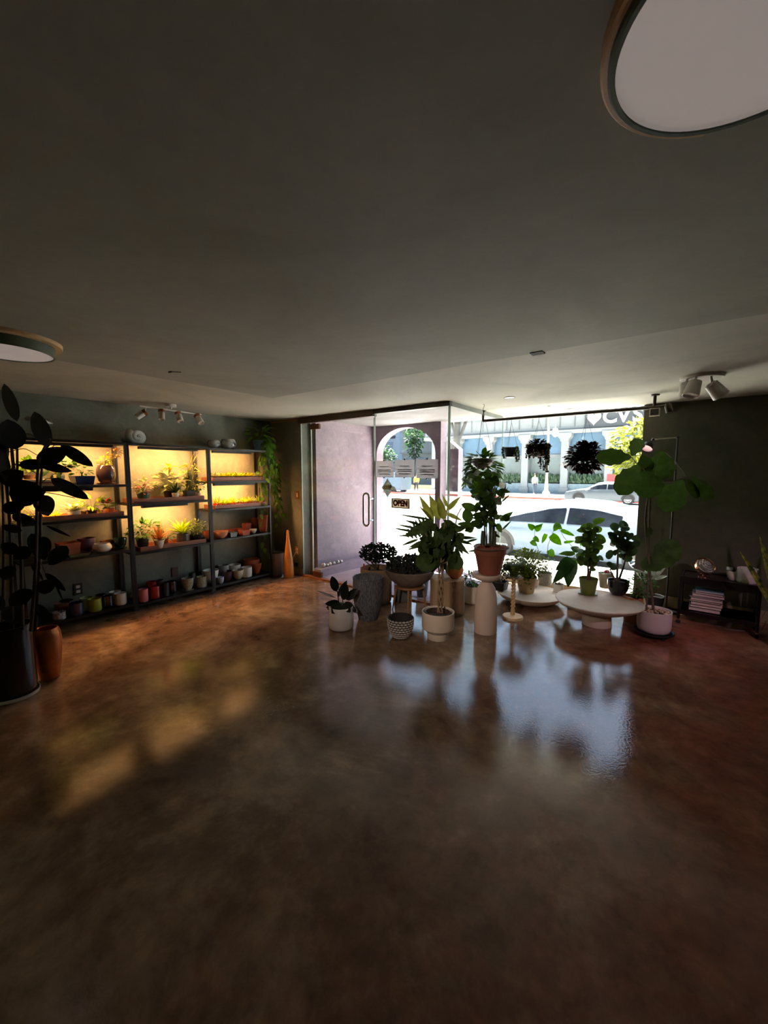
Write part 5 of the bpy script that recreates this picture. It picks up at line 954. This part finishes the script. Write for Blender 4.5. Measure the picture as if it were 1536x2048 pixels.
for loc, rd, off, rw, a0, a1, zr_, dz, lb in (((.059, .907), .212, (.011, .008), .248, 1.97, 2*PI+.3, .028, .042, 'large round ceiling lamp with wood ring at the top right'), ((-3.07, .60), .205, (0, -.01), .262, 0, 2*PI, .02, .072, 'round ceiling lamp with wood ring at the left edge')):
    t = thing('ceiling_lamp', lb, 'lamp', (loc[0], loc[1], zc-dz)); wr_ = ring_arc(rw, a0, a1, dz-zr_, dz).build('wood_ring', LWOOD, t); wr_.location = (off[0], off[1], 0)
    MB().lathe([(rd+.012, dz-.001), (rd+.012, .004), (rd+.008, 0), (rd, .0), (rd, .008)], n=72, cap0=False, cap1=False).build('drum', LGRN, t)
    MB().lathe([(.002, .004), (rd, .004)], n=72, cap0=False).build('diffuser', DIFF, t)
# ---- four spot track light over the shelves
COPC = mat('copper_cap', (150, 92, 66), .35, .6)
p0, p1 = on_z(279, 812, ZC-.05), on_z(402, 829, ZC-.05); mid = on_z(342, 818, ZC-.05)
t = thing('track_light', 'white four spot ceiling light with copper caps above the shelves', 'light', (mid.x, mid.y, ZC)); O = Vector((mid.x, mid.y, ZC))
MB().lathe([(.055, -.028), (.055, 0)], n=32, cap1=True).build('canopy', WHITEM, t); MB().tube([p0-O, p1-O], .008, 8).build('bar', WHITEM, t); MB().tube([(0, 0, -.03), (0, 0, -.05)], .012, 10).build('stem', WHITEM, t)
for (ax, ay), (bx, by) in (((290, 824), (276, 833)), ((323, 822), (323, 842)), ((356, 827), (362, 846)), ((394, 832), (404, 849))):
    kk = depth(mid); A, B = at_k(ax, ay, kk)-O, at_k(bx, by, kk-.03)-O; d = (B-A).normalized(); M = d.to_track_quat('Z', 'Y').to_matrix()
    sp_ = MB().lathe([(.03, 0), (.033, .004), (.033, .105), (.028, .107), (.026, .09)], A, 20, M, cap1=True).build('spot_head', WHITEM, t)
    MB().lathe([(.031, -.012), (.0345, -.008), (.0345, .022), (.033, .022)], A, 20, M, cap0=True).build('cap', COPC, sp_)
    up = A-d*.0; q = (p0-O).lerp(p1-O, max(0, min(1, (ax-279)/(402-279)))); MB().tube([q, up], .006, 6).build('arm', WHITEM, sp_)
# ---- three spot cluster on the right
mid = on_z(1404, 752, ZC); O = mid; kk = depth(mid); t = thing('spot_cluster', 'white round ceiling light with three angled spots at right', 'light', O)
MB().lathe([(.135, -.024), (.14, -.02), (.14, 0)], n=48, cap1=True).build('canopy', WHITEM, t)
for (ax, ay), (bx, by), s in (((1372, 766), (1374, 792), .8), ((1391, 763), (1383, 786), 1), ((1422, 768), (1438, 786), 1)):
    A, B = at_k(ax, ay, kk-.1*(s > .9))-O, at_k(bx, by, kk-.1*(s > .9)-.0)-O; d = (B-A).normalized(); M = d.to_track_quat('Z', 'Y').to_matrix()
    hd = MB().lathe([(.03, -.004), (.042, 0), (.056, .115), (.05, .117), (.045, .1)], A, 24, M, cap1=True).build('spot_head', WHITEM, t)
    MB().lathe([(.028, -.007), (.031, -.0045)], A, 20, M, cap1=True).build('end_cap', mat('olive_cap', (120, 112, 92), .5), hd); MB().tube([(A.x*.92, A.y*.92, -.022), A+d*.02], .009, 8).build('arm', WHITEM, hd)
# ---- hanging rod in front of the window with its two brackets
YR = 4.78; a, b = on_y(966, 842, YR), on_y(1318, 812, YR); zr = 2.118; RODM = mat('dark_bronze_rod', (50, 42, 32), .4, .4)
t = thing('hanging_rod', 'dark bronze rod under the ceiling along the window top', 'rod', (0, YR, zr)); MB().tube([(a.x, 0, 0), (b.x, 0, 0)], .017, 12).build('rod', RODM, t)
for x in (a.x, on_y(1309, 812, YR).x):
    MB().tube([(x, 0, 0), (x, 0, ZC-zr-.012)], .014, 10).build('bracket', RODM, t); MB().lathe([(.035, ZC-zr-.012), (.04, ZC-zr-.0005)], (x, 0, 0), 20, cap1=True).build('flange', RODM, t)
e = on_y(1309, 822, YR-.06); t = thing('motion_sensor', 'small square sensor with pale frame hung at right end of the rod', 'sensor', (e.x, YR-.04, zr-.02))
MB().box((0, 0, -.03), (.085, .03, .075)).build('frame', mat('pale_frame', (190, 180, 160), .5), t, smooth=False, bevel=.003); MB().box((0, -.017, -.03), (.066, .006, .056)).build('lens', MATS['black_glaze'], t, smooth=False)
e = on_y(1334, 812, YR-.02); t = thing('flood_light', 'small bronze spotlight beside the rod end on the right', 'light', (e.x, YR, zr+.0))
MB().tube([(-.07, 0, .0), (-.03, 0, .005), (0, 0, .015)], .012, 8).build('arm', RODM, t); MB().lathe([(.018, 0), (.028, .02), (.03, .09), (.026, .092)], (0, 0, .03), 18, Matrix.Rotation(PI*.92, 3, 'Y'), cap1=True).build('head', RODM, t)
# ---- unseen track lights added as fill behind the camera, aimed at plants and cart
def fill_track(label, x, y, aims, col, P):
    t = thing('track_light', label, 'light', (x, y, ZC-.0145)); MB().lathe([(.055, -.028), (.055, 0)], n=32, cap1=True).build('canopy', WHITEM, t); n = len(aims)
    MB().tube([(-.15*n/2-.05, 0, -.05), (.15*n/2+.05, 0, -.05)], .008, 8).build('bar', WHITEM, t); MB().tube([(0, 0, -.028), (0, 0, -.05)], .012, 10).build('stem', WHITEM, t)
    for i, (aim, sz) in enumerate(aims):
        A = Vector((.15*(i-(n-1)/2), 0, -.09)); d = (Vector(aim)-Vector((x, y, ZC))-A).normalized(); M = d.to_track_quat('Z', 'Y').to_matrix()
        hd = MB().lathe([(.03, 0), (.033, .004), (.033, .1), (.026, .1), (.024, .04)], A, 20, M).build('spot_head', WHITEM, t); MB().tube([A+Vector((0, 0, .04)), A+d*.02], .006, 6).build('arm', WHITEM, hd)
        l = bpy.data.lights.new('spot', 'SPOT'); o = bpy.data.objects.new('spot', l); COL.objects.link(o); l.energy = P; l.color = col; l.spot_size = math.radians(sz); l.spot_blend = .9; l.shadow_soft_size = .05
        o.parent = t; o.location = A+d*.11; o.rotation_euler = d.to_track_quat('-Z', 'Y').to_euler()
fill_track('added fill track light behind the camera aimed at the plant group', -.9, -.7, [((-2.2, 3.2, .45), 30), ((-1.5, 3.8, .5), 30)], (1, .84, .72), SPOT_POWER)
fill_track('added fill track light behind the camera aimed at the white fig pot', 1.7, 1.6, [((-.2, 4.35, .25), 24), ((.25, 5.1, .35), 26)], (1, .62, .74), SPOT_POWER*.75)
# ---- small things in the ceiling
q = on_z(1075, 706, ZC-.0145); t = thing('ceiling_box', 'black square opening in the ceiling at the paint edge', 'ceiling box', q); MB().box((0, 0, 0), (.075, .065, .008)).build('cover', C_('black_opening', (6, 6, 7), .9), t, smooth=False)
for px, py, lb in ((1019, 795, 'small recessed ceiling light furthest from the window'), (1072, 826, 'recessed ceiling light near the rod, behind the round hanging basket'), (1143, 818, 'recessed ceiling light near the rod, above the dark red plant'), (1098, 812, 'tiny recessed sensor between the ceiling lights near the rod')):
    s = .055 if px != 1098 else .022; q = on_z(px, py, ZC); t = thing('recessed_light', lb, 'light', q); MB().lathe([(s, -.004), (s*1.04, -.001), (s*1.0, .0), (s*.8, -.002)], n=28, cap0=False).build('rim', mat('recess_rim', (150, 150, 142), .5), t)
    MB().lathe([(s*.86, -.0035), (s*.3, -.0015), (.002, -.001)], n=24, cap0=False).build('lens', mat('recess_dark', (40, 60, 52), .2, var=.5, scale=50), t)
q = on_z(340, 743, ZC-.0145); t = thing('ceiling_hook', 'small dark hook plate left on the ceiling above the track light', 'hook', q); MB().box((0, 0, -.004), (.03, .012, .007)).build('plate', MATS['black_opening'], t, smooth=False); MB().tube([(.01, 0, -.003), (.06, .05, -.004)], .0025, 6).build('wire', MATS['black_opening'], t)
# ---- hanging baskets
def hanger(name, label, px, pyw, ptop, pybot, wpx, m, fol, Y=YR, kind='cone', hook=None):
    c = on_y(px, pybot, Y); k = depth(c); r = wpx/2*k/F_PX; top = on_y(px, ptop, Y).z; h = top-c.z; t = thing(name, label, 'hanging plant', c)
    pot_mesh(kind, r, h, .06, 28).build('pot', m, t); add_soil(t, kind, r, h)
    hk = Vector((0, 0, (hook or zr+.018)-c.z)); w = MB()
    for q in range(3): a = q*2.09+.5; w.tube([(r*.97*math.cos(a), r*.97*math.sin(a), h), hk-Vector((0, 0, .06))], .0018, 4)
    w.tube([hk-Vector((0, 0, .06)), hk-Vector((0, .0, .036)), hk+Vector((0, .02, -.012)), hk+Vector((0, .012, .006)), hk+Vector((0, -.006, .004))], .0025, 5)
    w.build('hanger_wires', MATS['black_metal'], t); fol(t, r, h); return t
def beads(t, r, h, n, Lmax, m, seed, arc=(0, 6.28), sz=.0125):
    g = random.Random(seed); b = MB(); s = MB()
    for i in range(n):
        a = arc[0]+(arc[1]-arc[0])*(i+g.random())/n; L = Lmax*g.uniform(.3, 1); p = Vector((r*1.02*math.cos(a), r*1.02*math.sin(a), h+.005)); pts = [p*.9+Vector((0, 0, .004))]
        for j in range(int(L/.02)+1): pts.append(Vector((r*1.06*math.cos(a)+.006*math.sin(j*.8+i), r*1.06*math.sin(a)+.006*math.cos(j*.7+i), h-.02*j)))
        if len(pts) > 2: s.tube(pts, .0011, 3, caps=False)
        for q in pts: b.ball(q+Vector((g.uniform(-.008, .008), g.uniform(-.008, .008), 0)), sz*g.uniform(.6, 1.1), 5, 4)
    b.build('trailing_beads', m, t); s.build('strands', STEM, t)
BEAD = leafmat('bead', (50, 66, 34), 0); BEADD = leafmat('dark_bead', (52, 48, 30), 0); LHP = leafmat('hanging_pothos', (62, 92, 30), .3)
def fo1(t, r, h):
    foliage(t, (0, 0, h*.2), (.16, .16, .15), 170, .1, .062, LHP, 131, 'oval', up=-.1, base=(0, 0, -.5), stems=False); g = random.Random(3); lf = MB(); s = MB()
    for q in range(8):
        a = q*.8; pts = [Vector((r*math.cos(a), r*math.sin(a), h)), Vector((r*1.3*math.cos(a), r*1.3*math.sin(a), 0)), Vector((r*1.35*math.cos(a), r*1.3*math.sin(a), -.12-.05*(q % 4)))]; s.tube(pts, .002, 4)
        for u in range(6): p = pts[1].lerp(pts[2], u/5); lf.leaf(p, (math.cos(a)+g.uniform(-.8, .8), math.sin(a)+g.uniform(-.8, .8), -.8), (math.cos(a), math.sin(a), .5), .1, .06, 'oval', .15)
    lf.build('hanging_leaves', LHP, t); s.build('vines', STEM, t)
hanger('hanging_pothos', 'bright green hanging pothos at the left end of the rod', 964, 0, 918, 938, 44, C_('brown_hanging_pot', (92, 66, 54), .5), fo1, kind='bowl', Y=4.28, hook=ZC-.012)
hanger('hanging_basket', 'small black hanging pot with a few green strands', 1021, 0, 895, 914, 27, MATS['black_plastic'], lambda t, r, h: (beads(t, r, h, 9, .2, BEAD, 132, (-.6, 1.2)), beads(t, r, h, 5, .16, BEAD, 139, (2.6, 3.8))) and None)
hanger('hanging_basket', 'round hanging basket with long bead strands trailing at right', 1075, 0, 890, 914, 38, C_('coir_basket', (46, 36, 30), .95, var=.4, scale=60, bump=.6), lambda t, r, h: (foliage(t, (0, 0, h*.8), (r*1.12, r*1.12, .075), 420, .034, .024, BEADD, 133, stems=False, name='crown_leaves'), beads(t, r, h, 34, .17, BEADD, 134), beads(t, r, h, 22, .34, BEADD, 135, (-.5, 1.9))) and None, kind='round')
hanger('hanging_plant', 'dark red leafy ball hanging near the fig tree', 1170, 0, 900, 922, 40, MATS['black_plastic'], lambda t, r, h: (foliage(t, (0, 0, h*.3), (.175, .16, .15), 900, .055, .04, LDR, 136, shell=.3, stems=False, base=(0, 0, -.5)), foliage(t, (-.2, 0, -.02), (.04, .04, .04), 12, .06, .04, LDR, 137, stems=False, base=(0, 0, -.5), name='side_shoot')) and None)
# ---- black floor grow lamp behind the fig
BASE = on_z(1331, 1224); t = thing('floor_lamp', 'slim black floor lamp with angled arm beside the fig', 'lamp', (BASE.x+.0, BASE.y+.05, 0)); O = Vector((BASE.x, BASE.y+.05, 0)); k = depth(O)
MB().lathe([(.12, 0), (.12, .012), (.02, .02)], n=36, cap1=True).build('base', BLACKM, t)
top = at_k(1350, 878, k)-O; top.x = 0; top.y = 0; MB().tube([(0, 0, .015), top], .009, 10).build('pole', BLACKM, t)
el = at_k(1306, 879, k-.02)-O; MB().tube([top, el], .007, 8).build('arm', mat('grey_arm', (120, 116, 106), .4, .3), t)
for p in (top, el): MB().ball(p, .018, 10, 7).build('joint', BLACKM, t)
hd0, hd1 = at_k(1299, 886, k-.03)-O, at_k(1286, 910, k-.08)-O; d = (hd1-hd0).normalized(); Mh = d.to_track_quat('Z', 'Y').to_matrix(); MB().tube([el, hd0], .007, 8).build('neck', BLACKM, t)
MB().lathe([(.02, 0), (.045, .02), (.062, .09), (.06, .092), (.045, .03)], hd0, 28, Mh, cap1=False).build('lamp_shade', MATS['matt_black'], t)
MB().lathe([(.002, .072), (.055, .074)], hd0, 24, Mh, cap0=False).build('bulb_face', mat('pink_grow_bulb', (255, 226, 226), .4, emit=((255, 190, 200), .5)), t)
cl = at_k(1338, 1126, k)-O; MB().lathe([(.016, -.02), (.016, .02)], (0, 0, cl.z), 12, cap1=True).build('clamp', mat('clamp_white', (206, 206, 200), .4), t)
# ---- black cart
fl_, fr = on_z(1356, 1246), on_z(1512, 1276); ux = (fr-fl_); LEN = ux.length; ux.normalize(); ang = math.atan2(ux.y, ux.x); DEP = .34; HT = .48
cc = (fl_+fr)/2+Vector((-ux.y, ux.x, 0))*DEP/2; t = thing('serving_cart', 'black two tier cart on casters against the dark wall', 'cart', cc, ang); hx, hy = LEN/2, DEP/2; CARTM = mat('black_lacquer', (20, 15, 18), .3, var=.2, coat=.2)
for sx in (-1, 1):
    for sy in (-1, 1):
        MB().span((sx*hx-.013, sy*hy-.013, .05), (sx*hx+.013, sy*hy+.013, HT)).build('leg', CARTM, t, smooth=False, bevel=.003)
        cs = MB().lathe([(.016, -.008), (.02, -.006), (.02, .006), (.016, .008)], (sx*hx, sy*hy, .02), 18, Matrix.Rotation(PI/2, 3, 'X'), cap1=True).build('caster', MATS['tyre_rubber'], t); MB().box((sx*hx, sy*hy, .043), (.02, .022, .016)).build('caster_fork', STEEL, cs, smooth=False)
for z, nm in ((HT-.075, 'top_tray'), (.13, 'lower_shelf')):
    b_ = MB(); hh = .075 if nm == 'top_tray' else .05; b_.span((-hx+.01, -hy+.004, z), (hx-.01, hy-.004, z+.012))
    if nm == 'top_tray':
        for s in (-1, 1): b_.span((-hx+.01, s*hy-.006, z), (hx-.01, s*hy+.006, z+hh)); b_.span((s*(hx-.004)-.006, -hy+.01, z), (s*(hx-.004)+.006, hy-.01, z+hh))
    else: b_.span((-hx+.01, -hy-.006, z-.03), (hx-.01, -hy+.006, z+.012)); b_.span((-hx+.01, hy-.006, z-.03), (hx-.01, hy+.006, z+.012))
    b_.span((-hx+.01, -hy+.004, z+.0), (hx-.01, hy-.004, z+.012)); b_.build(nm, CARTM, t, smooth=False)
ZP = HT-.075+.012+.001; ZQ = HT
def on_cart(u, v, z): return cc+ux*u+Vector((-ux.y, ux.x, 0))*v+Vector((0, 0, z))
# raised wooden insert that carries the things on top
o = thing('tray_insert', 'dark lift out wooden board filling the top of the black cart', 'board', on_cart(0, 0, ZP), ang); MB().span((-hx+.014, -hy+.012, 0), (hx-.014, hy-.012, .05)).build('board', mat('dark_board', (34, 24, 24), .4, var=.2), o, smooth=False, bevel=.003)
ZP += .051
# globe lamp
q = on_cart(-hx+.17, -.02, ZP); k = depth(q); t = thing('dish_lamp', 'round copper dish lamp with glass face on the black cart', 'lamp', q); COP = mat('polished_copper', (206, 150, 112), .2, .9, var=.08); ctr = Vector((0, 0, .105)); R_ = .085
nrm = Vector((.45, -.62, .64)).normalized(); M = nrm.to_track_quat('Z', 'Y').to_matrix()
P = [(R_*math.sin(a), -R_*math.cos(a)*.95) for a in [PI*.02+i*PI*.5/12 for i in range(13)]]; MB().lathe(P+[(R_*1.02, .012), (R_*1.0, .02), (R_*.92, .012)], ctr, 36, M).build('dish', COP, t)
MB().lathe([(R_*.9, .006), (R_*.5, .022), (.003, .03)], ctr, 36, M, cap0=False).build('glass_face', mat('lamp_glass', (190, 206, 202), .08, var=.2, scale=30, spec=.8), t)
gd = MB()
for j in range(4): rr = R_*(.95-.2*j); gd.tube([ctr+M @ Vector((rr*math.cos(a), rr*math.sin(a), .03+.012*j)) for a in [i*2*PI/28 for i in range(29)]], .0022, 5, caps=False)
for j in range(6): a = j*PI/3; gd.tube([ctr+M @ Vector((R_*math.cos(a), R_*math.sin(a), .018)), ctr+M @ Vector((R_*.3*math.cos(a), R_*.3*math.sin(a), .068))], .0022, 5)
gd.build('wire_guard', COP, t); MB().lathe([(.05, 0), (.05, .006), (.012, .012), (.008, .03)], n=28, cap1=True).build('foot', COP, t)
# pots on the cart
q = on_cart(.1, -.0, ZP); k = depth(q); t = pot('potted_plant', 'small white pot with tag and sparse plant on the cart', 'cup', q, .052, .088, WHITEP, soil=True, cat='plant'); rosette(t, (0, 0, .075), 12, .07, .009, LD, 141, (.1, .9), .2, 'lance'); MB().span((-.055, -.03, .1), (-.008, -.028, .128)).build('plant_tag', C_('blue_white_tag', (206, 218, 228), .5), t, smooth=False); MB().span((-.034, -.031, .06), (-.03, -.029, .1)).build('tag_stick', C_('tag_teal', (60, 120, 140), .5), t, smooth=False)
q = on_cart(.2, -.03, ZP); pot('pot', 'textured white cylinder pot on the cart beside the tagged plant', 'cyl', q, .078, .135, mat('textured_white', (206, 198, 196), .7, var=.06, bump=.5, bscale=60), cat='pot')
# books on the lower shelf
g = random.Random(21); z = .143
BK = [(.034, (176, 150, 148), 'pink grey'), (.026, (52, 40, 42), 'dark brown'), (.03, (186, 158, 152), 'dusty pink'), (.016, (40, 34, 38), 'black'), (.022, (170, 150, 150), 'pale mauve'), (.014, (60, 52, 54), 'charcoal'), (.024, (190, 170, 166), 'blush'), (.02, (52, 44, 46), 'slate'), (.016, (116, 166, 176), 'teal')]
for i, (hh, rgb, nm) in enumerate(BK):
    sc = .9 if i < 7 else .8; q = on_cart(-hx+.2+g.uniform(-.012, .012)+(.02 if i > 6 else 0), -.03+g.uniform(-.01, .01), z); t = thing('book', nm+' book in the stack on the lower cart shelf, '+['at the bottom', 'second from bottom', 'third from bottom', 'fourth from bottom', 'in the very middle', 'fourth from top', 'third from top', 'second from top', 'on top'][i], 'book', q, ang+g.uniform(-.05, .05), 'books stacked on the lower cart shelf')
    a, b = .135*sc, .1*sc; cm = C_('cover_'+nm.replace(' ', '_'), rgb, .5)
    cv = MB(); cv.span((-a, -b, 0), (a, b, .003)); cv.span((-a, -b, hh-.003), (a, b, hh)); cv.span((-a, b-.003, .003), (a, b, hh-.003)); cv.build('cover', cm, t, smooth=False)
    MB().span((-a+.004, -b+.004, .003), (a-.004, b-.004, hh-.003)).build('pages', mat('page_paper', (214, 202, 190), .8, var=.08, scale=90, stretch=(1, 1, 30)), t, smooth=False); z += hh+.0005
cb_ = MB(); q0 = on_cart(.1, -.05, 0)
for j in range(3):
    pts = [Vector((-.1+.03*i, .03*math.sin(i*.9+j*1.4)-.02*j, .005+.0022*j)) for i in range(13)]; cb_.tube(pts, .0025, 6)
cb_.tube([(.24, .1, .008), (.26, .05, .12), (.2, -.02, .1), (.26, .12, .2)], .002, 6)
o = cb_.build('power_cable', C_('pale_cable', (120, 100, 94), .5), loc=q0); tag(o, 'thin pale cable lying loose on the floor under the cart', 'cable')
MB_ = MB().span((-.008, -.001, -.06), (.0, .0, .06))

# ---- corner: bin, wooden cone, outlets, switch
c, r, h = spot(544, 578, 1154, 1104, ratio=.95); c.x -= .06; t = thing('waste_bin', 'brushed grey metal bin in the corner by the shelves', 'bin', c); MB().lathe([(r*.97, 0), (r, .008), (r, h), (r*.97, h+.002), (r*.94, h), (r*.92, .02)], n=40, cap1=True).build('body', mat('brushed_bin', (150, 138, 134), .35, .6, var=.06), t); MB().lathe([(r*1.01, h-.01), (r*1.015, h+.006), (r*.9, h+.008), (r*.88, h-.004)], n=40, cap0=False).build('rim', mat('bin_rim', (60, 56, 54), .4, .5), t); MB().box((-.02+r, -.02, .012), (.05, .05, .014)).build('pedal', STEEL, t, smooth=False)
c, r, h = spot(567, 588, 1157, 1060, ratio=.95); WC = mat('honey_wood', (196, 122, 54), .4, var=.2, scale=14, stretch=(2, 2, .4)); t = thing('wooden_cone', 'tall honey wood cone shaped club standing by the glass door', 'ornament', c)
MB().lathe([(r*.92, 0), (r, .01), (r*1.0, h*.2), (r*.86, h*.4), (r*.55, h*.65), (r*.32, h*.82), (r*.25, h*.92), (r*.28, h*.97), (r*.16, h*.998), (.004, h)], n=36).build('club', WC, t)
def plate(name, label, p, n_ax, w, hh, m, kids, cat='outlet'):
    t = thing(name, label, cat, p); d = (w, .006, hh) if n_ax == 'y' else (.006, w, hh); MB().box((0, 0, 0), d).build('plate', m, t, smooth=False, bevel=.001)
    for nm, dz, a, b, mm in kids:
        off = (0, -.004, dz) if n_ax == 'y' else (.004, 0, dz); MB().box(off, (a, .004, b) if n_ax == 'y' else (.004, a, b)).build(nm, mm, t, smooth=False, bevel=.001)
    return t
q = on_x(156, 1178, XL+.0045); plate('wall_outlet', 'dark wall outlet with two white sockets under leftmost shelves', q, 'x', .075, .12, C_('dark_plate', (46, 38, 34), .5), [('socket', .025, .036, .03, C_('socket_white', (206, 196, 186), .4)), ('socket', -.025, .036, .03, MATS['socket_white'])])
q = on_x(350, 1144, XL+.0045); plate('wall_outlet', 'brown wall outlet behind the middle shelf unit', q, 'x', .075, .12, C_('brown_plate', (96, 62, 54), .5), [('socket', .025, .036, .03, MATS['brown_plate']), ('socket', -.025, .036, .03, MATS['brown_plate'])])
q = on_y(594.5, 990, YD-.0045); plate('light_switch', 'small brass coloured light switch by the glass door', q, 'y', .07, .115, C_('brass_plate', (120, 70, 40), .4, metal=.3), [('rocker', 0, .03, .06, C_('rocker_cream', (214, 186, 150), .4))], 'switch')
q = on_y(594, 1101, YD-.0045); t = plate('wall_outlet', 'tan outlet with pale chargers plugged in, behind the wooden cone', q, 'y', .075, .12, C_('tan_plate', (176, 140, 92), .5), [('charger', .02, .055, .035, C_('charger_cream', (226, 196, 150), .4)), ('charger', -.025, .05, .03, MATS['charger_cream'])])
cb_ = MB(); cb_.tube([(-.02, -.02, -.03), (-.05, -.04, -.12), (-.04, -.05, -.26), (-.03, -.06, -.42)], .003, 6); cb_.tube([(.0, -.02, -.03), (-.03, -.05, -.1), (-.06, -.05, -.2)], .003, 6); cb_.build('cord', MATS['charger_cream'], t); MB().box((0, -.02, -.2), (.04, .03, .045)).build('adapter', C_('black_adapter', (26, 24, 24), .5), t, smooth=False, bevel=.004)
# ---- signs hung on the fixed pane
SGM = mat('grey_sign_back', (150, 146, 152), .8, var=.04, scale=5, trans=.35); SGT = mat('grey_sign_print', (112, 110, 116), .8); ys = YD+.03
for i, (xa, xb, ya, yb_, lb) in enumerate(((751, 787, 922, 955, 'grey printed sign at left of the three hung on the glass'), (790, 829, 920, 955, 'grey printed sign in the middle of the three on the glass'), (833, 876, 919, 957, 'grey printed sign at right of the three hung on the glass'))):
    a, b = on_y(xa, ya, ys), on_y(xb, yb_, ys); w, hh = b.x-a.x, a.z-b.z; t = thing('hanging_sign', lb, 'sign', ((a.x+b.x)/2, ys, (a.z+b.z)/2), 0, 'grey signs hung across the glass')
    MB().add([(-w/2, 0, -hh/2), (w/2, 0, -hh/2), (w/2, 0, hh/2), (-w/2, 0, hh/2)], [(0, 1, 2, 3)]).build('board', SGM, t, smooth=False); pr = MB()
    for dz, ww in ((.14, .5), (-.06, .72), (-.16, .72), (-.3, .6)): pr.box((0, -.0015, dz*hh), (w*ww, .0005, hh*.045))
    pr.build('print', SGT, t, smooth=False)
    for s in (-1, 1): MB().lathe([(.008, -.012), (.009, 0)], (0, 0, s*hh*.52), 12, Matrix.Rotation(-PI/2, 3, 'X'), cap1=True).build('suction_pin', BLACKM, t)
q = on_y(775, 975, ys); t = thing('diamond_sign', 'grey diamond shaped striped sign on the glass pane', 'sign', q); s = 24*depth(q)/F_PX*.62
MB().add([(0, 0, -s*1.42), (s*.95, 0, 0), (0, 0, s*1.25), (-s*.95, 0, 0)], [(0, 1, 2, 3)]).build('board', mat('sign_slate', (108, 116, 110), .8, trans=.3), t, smooth=False); pr = MB()
for j in range(5): x = -s*.55+j*s*.27; pr.prism([(x-.012, -.25*s), (x+.01, -.3*s), (x+.02, .3*s), (x-.002, .35*s)], -.0055, -.004, 'y')
pr.build('stripes', mat('sign_pale', (190, 192, 186), .8), t, smooth=False)
a, b = on_y(784, 996, ys), on_y(819, 1018, ys); t = thing('open_sign', 'wooden framed sign reading OPEN in red letters on the glass', 'sign', ((a.x+b.x)/2, ys, (a.z+b.z)/2)); w, hh = b.x-a.x, a.z-b.z
MB().add([(-w*.47, 0, -hh*.45), (w*.47, 0, -hh*.45), (w*.47, 0, hh*.45), (-w*.47, 0, hh*.45)], [(0, 1, 2, 3)]).build('board', mat('sign_tan', (190, 168, 140), .8, trans=.3), t, smooth=False); fr_ = MB()
for s in (-1, 1): fr_.box((0, -.003, s*hh*.46), (w, .016, hh*.08)); fr_.box((s*w*.48, -.003, 0), (w*.05, .016, hh*.85))
fr_.build('frame', mat('sign_frame', (128, 112, 84), .7), t, smooth=False)
text('letters', 'OPEN', hh*.78, mat('sign_red', (122, 36, 36), .7), Matrix.Translation((0, -.006, 0)) @ RXm, t, .001, .006, .8*w/(hh*.78*2.55))
